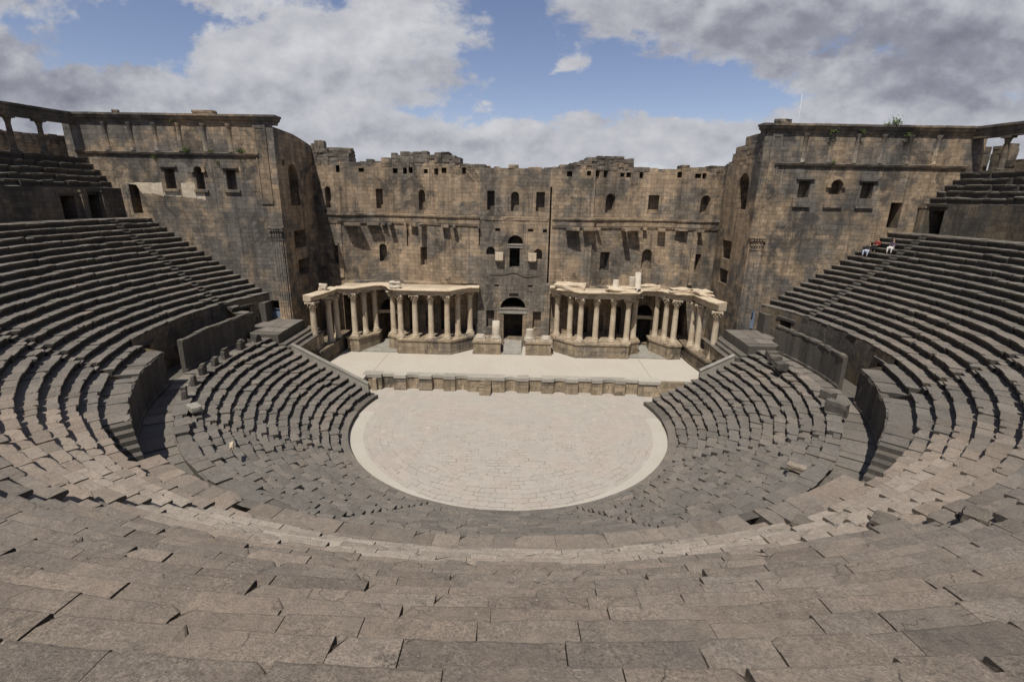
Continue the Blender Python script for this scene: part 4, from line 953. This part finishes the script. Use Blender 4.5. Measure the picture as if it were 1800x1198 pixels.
# floor slabs between the entablature and the wall
for s in (-1, 1):
    poly = [(s*19.5, 14.5), (s*17.6, 14.7), (s*16.4, 16.4), (s*14.8, 17.1), (s*13.4, 16.2), (s*12.6, 14.5), (s*7.4, 14.5), (s*6.2, 15.9), (s*4.4, 16.9), (s*4.4, 17.9), (s*19.5, 18.6)]
    mb = MB(); mb.prism(poly if s > 0 else poly[::-1], EZ+.25, EZ+.52, t=.2)
    tag(mb.build('gallery_slab', M['lime']), 'stone slabs roofing the passage behind the %s colonnade' % ('right' if s > 0 else 'left'), 'roof slab', 'roof slabs behind the colonnades')

def rock(name, loc, size, label, cat, m_, group=None, seed=0, sub=3, rz=0.0, amp=.16, t=.6, w=0.0):
    """rough block: subdivided cube pushed about by noise"""
    import bmesh
    bm = bmesh.new(); bmesh.ops.create_cube(bm, size=1.0)
    bmesh.ops.subdivide_edges(bm, edges=bm.edges[:], cuts=sub, use_grid_fill=True)
    for v in bm.verts:
        p = v.co.copy(); l = max(abs(p.x), abs(p.y), abs(p.z)); rd = p.normalized()*.62
        p = p.lerp(rd, .22); nn = noise.noise(p*2.3+Vector((seed, 3*seed, 0))); p += p.normalized()*nn*amp
        v.co = Vector((p.x*size[0], p.y*size[1], p.z*size[2]))
    mb = MB(); idx = {v: i for i, v in enumerate(bm.verts)}
    mb.v = [tuple(v.co) for v in bm.verts]
    for f in bm.faces: mb.f.append(tuple(idx[v] for v in f.verts)); mb.uv.append(None); mb.t.append(t); mb.w.append(w); mb.sm.append(False)
    bm.free(); o = mb.build(name, m_); o.location = (loc[0], loc[1], loc[2]+size[2]*.42); o.rotation_euler = (0, 0, rz)
    return tag(o, label, cat, group)
ET = EZ+.72
for i, (x, y, sz, rz, lb) in enumerate([(6.2, 15.35, (3.1, 1.5, .75), -.25, 'long rough cornice block at the left end of the right entablature'), (11.6, 14.4, (3.0, 1.5, .6), .03, 'rough cornice block carrying the three white drums'), (14.6, 16.2, (3.0, 1.4, .55), .15, 'flat broken cornice block above the right side door'),
                                        (18.0, 14.6, (2.2, 1.3, .55), .1, 'pale broken cornice block right of the right side door'), (20.0, 13.4, (1.6, 2.2, .6), .1, 'rough block at the right corner of the stage entablature')]):
    rock('cornice_block', (x, y, ET), sz, lb, 'stone block', M['lime'], 'broken cornice blocks on the right entablature', i+3, 4, rz, .22, .8)
rock('capital_block', (-13.05, 14.3, EZ+.58), (1.1, 1.0, .75), 'worn capital block standing on the middle of the left entablature', 'stone block', M['marble'], None, 9, 4, .2, .4, .75)
rock('capital_block', (-20.0, 12.0, EZ+.58), (.75, .7, .75), 'small white block standing on the left corner entablature', 'stone block', M['marble'], None, 12, 3, .3, .3, .9)
def drum(x, y, z, r_, h, label, fl=False):
    mb = MB(); mb.lathe([(r_*1.25, 0), (r_*1.25, .12), (r_, .16), (r_*.96, h), (r_*.85, h+.02), (0, h+.02)], (0, 0, 0), 28 if fl else 16, t=.9, sm=not fl, lobes=14 if fl else 0, amp=.04 if fl else 0)
    o = mb.build('column_drum', M['marble'], loc=(x, y, z)); o.rotation_euler = (R(rnd.uniform(-3, 3)), R(rnd.uniform(-3, 3)), 0); tag(o, label, 'column drum', 'white drums on the right entablature')
drum(10.95, 14.4, ET+.35, .33, .95, 'shortest of the white column drums on the right entablature'); drum(12.75, 14.45, ET+.3, .33, 1.35, 'middle white column drum on the right entablature, with a chipped top', True); drum(13.4, 14.7, ET+.35, .34, 1.75, 'tallest white column drum on the right entablature')

# ------------------------------------------------------------------ side platforms (tribunes) and their balustrades
for s, side in ((-1, 'left'), (1, 'right')):
    e = empty('side_platform', (s*22.5, 7, STAGE_Z), 'flat-topped basalt platform over the side entrance at the %s end of the stage' % side, 'platform', 'platforms over the side entrances')
    def P2(x0, x1, y0, y1): return (min(s*x0, s*x1), y0), (max(s*x0, s*x1), y1)
    mb = MB(); (a, y0), (b, y1) = P2(21.45, 25.3, 4.35, 10.05); q = random.Random(6)
    poly = [(s*21.45, 4.35), (s*21.45, 10.05), (s*25.3, 10.05), (s*25.3, 5.9), (s*23.9, 4.35)]
    if s > 0: poly = poly[::-1]
    poly = poly[::-1] if s < 0 else poly[::-1]
    ar = sum(p[0]*q_[1]-q_[0]*p[1] for p, q_ in zip(poly, poly[1:]+poly[:1]))
    if ar < 0: poly = poly[::-1]
    mb.prism(poly, 1.0, 5.98, t=.5); child(mb, 'block', M['basalt_block'], e)
    mb = MB()
    (a, y0), (b, y1) = P2(21.46, 25.0, 4.6, 10.0); xs = a
    while xs < b-.05:
        x2 = min(b, xs+q.uniform(.8, 1.5)); ys = y0+.6
        while ys < y1-.05:
            y2 = min(y1, ys+q.uniform(.9, 1.8)); mb.box((xs+.01, ys+.01, 5.9), (x2-.01, y2-.01, 6.03+q.gauss(0, .012)), t=q.random(), w=q.random()*.5); ys = y2
        xs = x2
    child(mb, 'paving', M['basalt'], e)
    mb = MB()
    Wp = Path([(s*20.05, 4.3), (s*20.05, 11.1)] if s < 0 else [(20.05, 11.1), (20.05, 4.3)])
    yy_ = lambda y: (y-4.3) if s < 0 else 11.1-y
    a_, b_ = sorted((yy_(7.0), yy_(8.7)))
    panel(mb, Wp, STAGE_Z-.1, 4.35, [(a_, b_, STAGE_Z, 3.5, True, 2.4, .1)], t=.5, w=.3)
    mb.face([(s*20.05, 11.1, 1.4), (s*22.6, 11.1, 1.4), (s*22.6, 11.1, 4.4), (s*20.05, 11.1, 4.4)], None, .5)
    child(mb, 'side_wall', M['podium'], e)
    mb = MB()
    sweep(mb, Wp, [(-1.4, 4.35), (.0, 4.35), (.12, 4.42), (.16, 4.58), (-.35, 4.6), (-.36, 4.86), (-.75, 4.88), (-.76, 5.1), (-1.45, 5.12)], t=.6, jag=.03, w=.2); child(mb, 'ledge', M['basalt_block'], e)
    e2 = empty('balustrade', (s*17, 4.5, 1), 'sloping stone balustrade closing the %s end of the lower seats' % side, 'balustrade', 'sloping balustrades at the ends of the lower seats')
    n = 24; fr = 1.0 if s < 0 else .42; top = [(s*(20.3-fr*(20.3-13.4)*k/n), 5.05-fr*(5.05-1.35)*k/n) for k in range(n+1)]
    mb = MB(); y0, y1 = 4.28, 4.62
    mb.grid([[(x, y0, -.1) for x, z in top], [(x, y0, z) for x, z in top], [(x, y1, z-.02) for x, z in top], [(x, y1, -.1) for x, z in top]], t=.65, w=.1)
    for k in (0, -1): mb.face([(top[k][0], y0, -.1), (top[k][0], y1, -.1), (top[k][0], y1, top[k][1]), (top[k][0], y0, top[k][1])], None, .6)
    child(mb, 'slab', M['grey_stone'], e2)
    mb = MB(); mb.grid([[(x, y0-.06, z+.0) for x, z in top], [(x, y0-.06, z+.10) for x, z in top], [(x, y1+.05, z+.10) for x, z in top], [(x, y1+.05, z) for x, z in top]], t=.7, w=.2)
    for k in (0, -1): mb.face([(top[k][0], y0-.06, top[k][1]), (top[k][0], y1+.05, top[k][1]), (top[k][0], y1+.05, top[k][1]+.1), (top[k][0], y0-.06, top[k][1]+.1)], None, .6)
    child(mb, 'rail', M['grey_stone'], e2)
    mb = MB(); P = [(s*20.3, 4.3), (s*20.3, 4.26)]
    mb.face([(s*20.3, 4.27, -.1), (s*25.6, 4.27, -.1), (s*25.6, 4.27, 5.9), (s*20.3, 4.27, 4.6)], None, .4)
    child(mb, 'retaining_wall', M['basalt_block'], e2)
    # low wall at the end of the middle tier
    mb = MB(); a, b = sorted((s*24.65, s*25.35)); mb.box((a, 8.7, 4.9), (b, TY-.05, 7.95), t=.5); a, b = sorted((s*25.36, s*25.7))
    for k in range(3): mb.box((a, 8.3+.5*k, 4.9), (b, 8.79+.5*k, 6.6+.4*k), t=rnd.random())
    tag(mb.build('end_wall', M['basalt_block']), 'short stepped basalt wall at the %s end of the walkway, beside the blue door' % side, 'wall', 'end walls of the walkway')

# ------------------------------------------------------------------ portico above the upper seats
PZ = 21.62
def make_pcol(label):
    e = empty('portico_column', (0, 0, 0), label, 'column', 'portico columns above the upper seats')
    b = MB(); b.box((-.36, -.36, -.35), (.36, .36, .1)); b.lathe([(.33, .1), (.36, .18), (.30, .26), (.28, .30)], n=14); b.build('base', M['dark'], e)
    s_ = MB(); s_.lathe([(.25, .3), (.22, .36), (.21, 1.4), (.19, 2.35), (.21, 2.4)], n=14); s_.build('shaft', M['dark'], e)
    c = MB(); c.lathe([(.21, 2.4), (.24, 2.55), (.30, 2.72)], n=14); c.box((-.38, -.36, 2.72), (.38, .36, 2.9)); c.build('capital', M['dark'], e)
    return e
pc = None
for s, side in ((-1, 'left'), (1, 'right')):
    ys = (7.2, 4.75, 2.3, -.2, -2.7) if s < 0 else (7.4, 4.9, 2.4, -.1, -2.6)
    for k, y in enumerate(ys):
        f = s*(math.pi/2+math.asin(y/42.6)); lb = '%s dark portico column above the %s upper seats, counted from the tower' % (('first', 'second', 'third', 'fourth', 'fifth')[k], side)
        if pc is None: pc = make_pcol(lb); pc.location = pol(42.6, f, PZ-.25); pc.rotation_euler = (0, 0, f)
        else: copy_thing(pc, pol(42.6, f, PZ-.25), f, lb)
    p = arcpath(42.6, fend(42.6, 10.1), R(82), 16) if s > 0 else arcpath(42.6, -R(82), -fend(42.6, 10.1), 16)
    mb = MB(); sweep(mb, p, [(-.3, 24.27), (.3, 24.27), (.3, 24.62), (.36, 24.66), (.36, 24.95), (.5, 25.08), (.5, 25.28), (-.45, 25.3), (-.45, 24.27)], jag=.025, step=.6, t=.4)
    tag(mb.build('portico_beam', M['dark']), 'dark stone beam on the portico columns at the %s edge, joining the tower' % side, 'beam', 'portico beams above the upper seats')
    mb = MB(); q = random.Random(31+s)       # ruined outer wall behind the portico
    n = 52
    for k in range(n):
        f0 = R(60)+(R(108)-R(60))*k/n; f1 = f0+(R(108)-R(60))/n; z = 21.0
        top = (22.5+1.1*noise.noise(Vector((k*.35, s*4.0, 0)))+.5*q.random()) if s < 0 else (22.55+.25*q.random() + (1.25 if k in (46, 47, 49, 50, 51) else 0) - (.9 if k == 48 else 0))
        if s < 0 and k > 38: top = 23.35+.5*noise.noise(Vector((k*.6, 3, 0)))+.15*q.random()
        while z < top-.1:
            z2 = min(top, z+q.uniform(.4, .6)); A = [pol(r_, s*f, 0) for r_ in (45.6, 46.6) for f in (f0, f1-.0006)]
            P = [(A[0][0], A[0][1]), (A[1][0], A[1][1]), (A[3][0], A[3][1]), (A[2][0], A[2][1])]
            ar = sum(u[0]*v[1]-v[0]*u[1] for u, v in zip(P, P[1:]+P[:1])); P = P if ar > 0 else P[::-1]
            mb.prism([(u+q.uniform(-.04, .04), v+q.uniform(-.04, .04)) for u, v in P], z, z2-.01, t=q.random()); z = z2
    tag(mb.build('outer_wall', M['rubble'] if s < 0 else M['dark']), 'ruined block wall behind the portico columns at the %s edge' % side, 'wall', 'outer walls behind the porticos')
# far rubble wall beyond the stage
mb = MB(); q = random.Random(77); x = -16
while x < 24:
    x2 = x+q.uniform(.7, 1.6); z = 20.5; top = 22.15+.3*noise.noise(Vector((x*.3, 0, 0)))+q.uniform(-.12, .1)
    while z < top-.1: z2 = min(top, z+q.uniform(.3, .5)); mb.box((x, 30+q.uniform(-.1, .1), z), (x2-.02, 31, z2-.015), t=q.random(), w=.8, jit=.04); z = z2
    x = x2
tag(mb.build('rubble_wall', M['rubble']), 'pale tan rubble wall showing above the low middle of the stage wall', 'wall')

# ------------------------------------------------------------------ loose stones
q = random.Random(14)
for k, (x, y) in enumerate([(-21.0, -9.9), (-22.0, -7.4), (-22.5, -5.4), (-22.9, -3.3), (-23.1, -1.6), (-23.3, .9), (-23.4, 3.2)]):
    f = math.atan2(x, -y); mb = MB(); Mx = Matrix.Translation(pol(22.95, f, 5.62)) @ Matrix.Rotation(f, 4, 'Z') @ Matrix.Rotation(q.uniform(-.08, .08), 4, 'X')
    h = q.uniform(.6, .95); mb.box((-.38, -.14, -.1), (.38, .14, h*.8), t=q.random(), M4=Mx, jit=.05); mb.box((-.26, -.13, h*.8), (.26, .13, h), t=q.random(), M4=Mx, jit=.05)
    tag(mb.build('backrest_stone', M['basalt_block']), '%s upright backrest stone along the left edge of the walkway, counted from the viewer' % ('first', 'second', 'third', 'fourth', 'fifth', 'sixth', 'seventh')[k], 'stone', 'upright backrest stones on the left walkway')
for k, (x, y, sz, rz, lb) in enumerate([(21.2, -9.2, (.5, 1.3, .9), .5, 'long dark slab lying on the right edge of the walkway'), (22.0, -6.9, (.6, .9, .7), .3, 'dark block beside the right walkway, before the passage'), (21.9, -.6, (.9, .8, .6), .2, 'loose square block on the topmost right lower seats'), (22.3, 1.2, (.9, .7, .6), .1, 'loose block between two others on the right lower seats'), (22.7, 2.6, (.9, .6, .55), .0, 'loose block nearest the right platform on the lower seats')]):
    rock('loose_block', (x, y, 5.6), sz, lb, 'stone block', M['basalt_block'], 'loose blocks on the right walkway', k, 2, rz, .12, rnd.random())
rock('marble_fragment', (-14.3, -15.7, 5.55), (.16, .75, .22), 'pale splintered stone fragment on the left lower seats', 'stone fragment', M['lime'], None, 2, 3, .5, .3, 1)
rock('pale_slab', (-19.2, -11.2, 5.55), (.6, 1.0, .35), 'pale squared slab at the inner edge of the left walkway', 'stone slab', M['grey_stone'], None, 6, 2, .9, .05, .8)
rock('pale_slab', (15.2, -16.0, 5.4), (.5, .9, .3), 'pale slab lying at the inner edge of the right walkway', 'stone slab', M['basalt_block'], None, 7, 2, .9, .1, 1, 1.2)
for k, (az, r_, s_, lb) in enumerate([(20.3, 27.6, (.6, .5, .28), 'tilted broken block on the near right stairway, lowest of three'), (20.6, 29.6, (.7, .5, .3), 'big tilted broken block in the middle of the near right stairway'), (22.0, 31.0, (.65, .45, .28), 'tilted broken block on the near right stairway, highest of three')]):
    rock('broken_block', pol(r_, R(az), MZ0-(MR0-r_)*.708-.22), s_, lb, 'stone block', M['basalt_block'], 'broken blocks on the near right stairway', 20+k, 3, R(az)+.4, .12, .6, .5)

# ------------------------------------------------------------------ plants
def plant(loc, size, n, label, name='plant', dry=False, hang=False, group='weeds growing on the masonry'):
    q = random.Random(int(abs(loc[0]*100)+loc[2]*10)); e = empty(name, loc, label, 'plant', group)
    mb = MB(); stems = MB()
    for k in range(n):
        a = q.uniform(0, 6.28); el = q.uniform(.15, 1.3) if not hang else q.uniform(-1.2, .6); d = Vector((math.cos(a)*math.cos(el), math.sin(a)*math.cos(el), math.sin(el)))
        ln = size*q.uniform(.4, 1.0); base = Vector((q.uniform(-.2, .2)*size*1.5, q.uniform(-.08, .03), 0)); tip = base+d*ln
        sd = Vector((-d.y, d.x, 0)).normalized()*.012; stems.face([base-sd, base+sd, tip])
        for i in range(4):
            c = base+d*ln*q.uniform(.35, 1.0); u = Vector((q.gauss(0, 1), q.gauss(0, 1), q.gauss(0, 1))).normalized(); v = u.orthogonal().normalized(); sz = size*q.uniform(.07, .15)
            mb.face([c-u*sz, c-v*sz*.5, c+u*sz, c+v*sz*.5], t=q.random())
    mb.build('leaves', M['dry_leaf'] if dry else M['leaf'], e); stems.build('stems', M['dry_leaf'], e)
plant((33.9, TY-.1, 25.3), .95, 46, 'bushy green weed on top of the right tower cornice')
plant((28.6, TY-.35, 24.8), .6, 26, 'weed hanging from the right tower cornice, left of the bush', hang=True)
plant((31.0, TY-.35, 24.8), .6, 24, 'weed hanging under the right tower cornice, just left of the bush', hang=True)
plant((35.2, TY-.35, 24.6), .5, 20, 'weed hanging under the right tower cornice, right of the bush', hang=True)
plant((29.0, TY-.15, 22.0), .5, 26, 'low weed tuft on the string course of the right tower')
plant((-31.0, TY-.15, 22.0), .55, 40, 'wide green weed tuft on the left tower string course, above the arched window')
plant((-28.6, TY-.15, 22.0), .4, 30, 'small green tuft on the left tower string course, right of the arched window')
plant((-25.8, TY-.15, 22.0), .55, 44, 'green weed tuft at the right end of the left tower string course')
plant((-34.2, TY-.1, 21.6), .45, 24, 'dark weed hanging below the left tower string course', hang=True)
plant((-28.2, TY-.1, 21.2), .4, 20, 'little weed rooted above the right window of the left tower', hang=True)
plant((-31.9, TY-.3, 24.7), .4, 18, 'sparse weed under the left tower cornice', hang=True, dry=True)
plant((-10.5, -23.0, 6.9), .28, 16, 'small dark green weed among the near left lower seats')

# stones on the tower roof, mast
rock('roof_block', (-29.0, TY+.3, 25.3), (2.0, .8, .4), 'flat block lying on the left tower cornice', 'stone block', M['tower'], None, 4, 2, 0, .06, .2)
rock('roof_block', (-37.3, TY+.2, 25.28), (.5, .5, .35), 'small block on the outer end of the left tower cornice', 'stone block', M['tower'], None, 8, 2, .3, .1, .2)
rock('roof_block', (24.2, TY+.4, 25.25), (1.3, .8, .5), 'broken block on the inner corner of the right tower', 'stone block', M['tower'], None, 11, 3, .3, .25, .3)
rock('crown_block', (-21.7, 18.8, 23.0), (1.1, 1.0, 1.1), 'squared block standing on the left end of the stage wall', 'stone block', M['wall'], None, 13, 2, .1, .06, .8)
rock('crown_block', (-19.6, 18.9, 22.75), (2.9, 1.2, .6), 'long flat block on the left end of the stage wall', 'stone block', M['wall'], None, 15, 3, .02, .08, .3)
e = empty('mast', (26.3, 12.0, TZ), 'thin white antenna mast on the roof of the right tower', 'mast')
mb = MB(); mb.lathe([(.04, 0), (.035, 1.2), (.022, 1.25), (.015, 3.5), (0, 3.5)], n=8); child(mb, 'pole', M['mast'], e).location = (0, 0, 0)
mb = MB(); mb.box((-.12, -.015, 2.2), (.12, .015, 2.23)); mb.box((-.08, -.015, 2.8), (.08, .015, 2.82)); child(mb, 'crossbar', M['mast'], e).location = (0, 0, 0)

# ------------------------------------------------------------------ people resting on the right seats
def skin_mesh(name, nodes, edges, root, m_, parent):
    me = bpy.data.meshes.new(name); me.from_pydata([n[0] for n in nodes], edges, []); o = bpy.data.objects.new(name, me); col.objects.link(o)
    sk = o.modifiers.new('s', 'SKIN'); sk.use_smooth_shade = True
    for i, n in enumerate(nodes):
        d = me.skin_vertices[0].data[i]; d.radius = n[1] if isinstance(n[1], tuple) else (n[1], n[1]); d.use_root = (i == root)
    o.modifiers.new('u', 'SUBSURF').levels = 1
    dg = bpy.context.evaluated_depsgraph_get(); dg.update()
    nm = bpy.data.meshes.new_from_object(o.evaluated_get(dg)); bpy.data.objects.remove(o)
    for p in nm.polygons: p.use_smooth = True
    nm.materials.clear(); nm.materials.append(m_)
    o2 = bpy.data.objects.new(name, nm); col.objects.link(o2); o2.parent = parent; return o2
def sitter(loc, rz, label, top, legs, lean=0.12, knee=(.45, .02), arm=0, drop=.42):
    """seated figure; local +y is forward, origin on the seat; feet on the row below"""
    e = empty('person', loc, label, 'person', 'people resting on the right seats', rz)
    V = Vector
    hip = V((0, .05, .11)); ch = V((0, -.02-lean, .46)); nk = V((0, -.01-lean*1.25, .60)); hd = V((0, .03-lean*1.3, .76))
    N = [(hip, (.17, .13)), (V((0, .0-lean*.5, .28)), (.145, .11)), (ch, (.17, .115)), (nk, .055), (hd, (.085, .10)), (hd+V((0, .012, .09)), (.075, .085))]
    E = [(0, 1), (1, 2), (2, 3), (3, 4), (4, 5)]
    for s in (-1, 1):
        n = len(N); sh = ch+V((s*.19, 0, .06)); el = sh+V((s*.06, .06+.05*arm, -.27)); wr = el+V((-s*.10, .24, -.02+.04*arm)); hn = wr+V((-s*.03, .08, -.01))
        N += [(sh, .058), (el, .043), (wr, .03), (hn, (.032, .018))]; E += [(2, n), (n, n+1), (n+1, n+2), (n+2, n+3)]
        for f in range(4): N.append((hn+V((s*(-.03+.02*f), .07-.006*abs(f-1.5), -.015)), .010)); E.append((n+3, n+4+f))
        N.append((hn+V((-s*.045, .02, .005)), .011)); E.append((n+3, n+8))
        k = len(N); kn = V((s*(.13+knee[1]), knee[0], .15)); an = V((s*(.12+knee[1]), knee[0]+.02, -drop+.07)); toe = an+V((s*.02, .17, -.04))
        N += [(V((s*.10, .06, .09)), .095), (kn, .07), (an, .042), (toe, (.045, .03))]; E += [(0, k), (k, k+1), (k+1, k+2), (k+2, k+3)]
    skin_mesh('body', N, E, 0, M['skin'], e)
    T = [(hip+V((0, 0, .02)), (.19, .15)), (V((0, -lean*.5, .28)), (.175, .135)), (ch, (.195, .135)), (nk+V((0, 0, -.04)), (.085, .08))]; TE = [(0, 1), (1, 2), (2, 3)]
    for s in (-1, 1):
        n = len(T); sh = ch+V((s*.19, 0, .06)); el = sh+V((s*.06, .06+.05*arm, -.27)); wr = el+V((-s*.085, .205, -.017+.035*arm)); T += [(sh, .075), (el, .06), (wr, .045)]; TE += [(2, n), (n, n+1), (n+1, n+2)]
    skin_mesh('top', T, TE, 0, M[top], e)
    L_ = [(hip+V((0, .02, -.01)), (.19, .145))]; LE = []
    for s in (-1, 1):
        k = len(L_); kn = V((s*(.13+knee[1]), knee[0], .15)); an = V((s*(.12+knee[1]), knee[0]+.02, -drop+.12)); L_ += [(V((s*.10, .10, .09)), .11), (kn, .085), (an, .062)]; LE += [(0, k), (k, k+1), (k+1, k+2)]
    skin_mesh('trousers', L_, LE, 0, M[legs], e)
    skin_mesh('hair', [(hd+V((0, -.035, .03)), (.085, .085)), (hd+V((0, -.01, .125)), (.085, .09))], [(0, 1)], 0, M['hair'], e)
    for s in (-1, 1):
        an = V((s*(.12+knee[1]), knee[0]+.0, -drop+.055)); skin_mesh('shoe', [(an, .055), (an+V((s*.02, .20, -.015)), (.052, .038))], [(0, 1)], 0, M['shoe'], e)
    mb = MB()
    for s in (-1, 1): mb.box((hd.x+s*.034-.012, hd.y+.088, hd.z+.035), (hd.x+s*.034+.012, hd.y+.104, hd.z+.047))
    mb.build('eyes', M['black'], e)
    mb = MB(); mb.lathe([(.0, -.02), (.016, -.015), (.012, .02), (0, .04)], (hd.x, hd.y+.10, hd.z+.01), 6); mb.build('nose', M['skin'], e)
def seat(j, az, back=.32): r_, z = MR0-MT*j+back, MZ0-MH*j; return pol(r_, R(az), z+.01)
sitter(seat(3, 105.0), R(105.0)+.2, 'person in a dark red top sitting on the right seats, behind two others', 'red_cloth', 'dark_cloth', .05)
sitter(seat(4, 105.4), R(105.4)+.3, 'person in a dark jacket and light jeans sitting near the right tower wall', 'dark_cloth', 'jeans', .12, (.43, .06))
sitter(seat(3, 102.6), R(102.6)+.5, 'person in a dark purple top and pale trousers leaning back on the right seats', 'purple_cloth', 'pale_cloth', .30, (.45, .03))
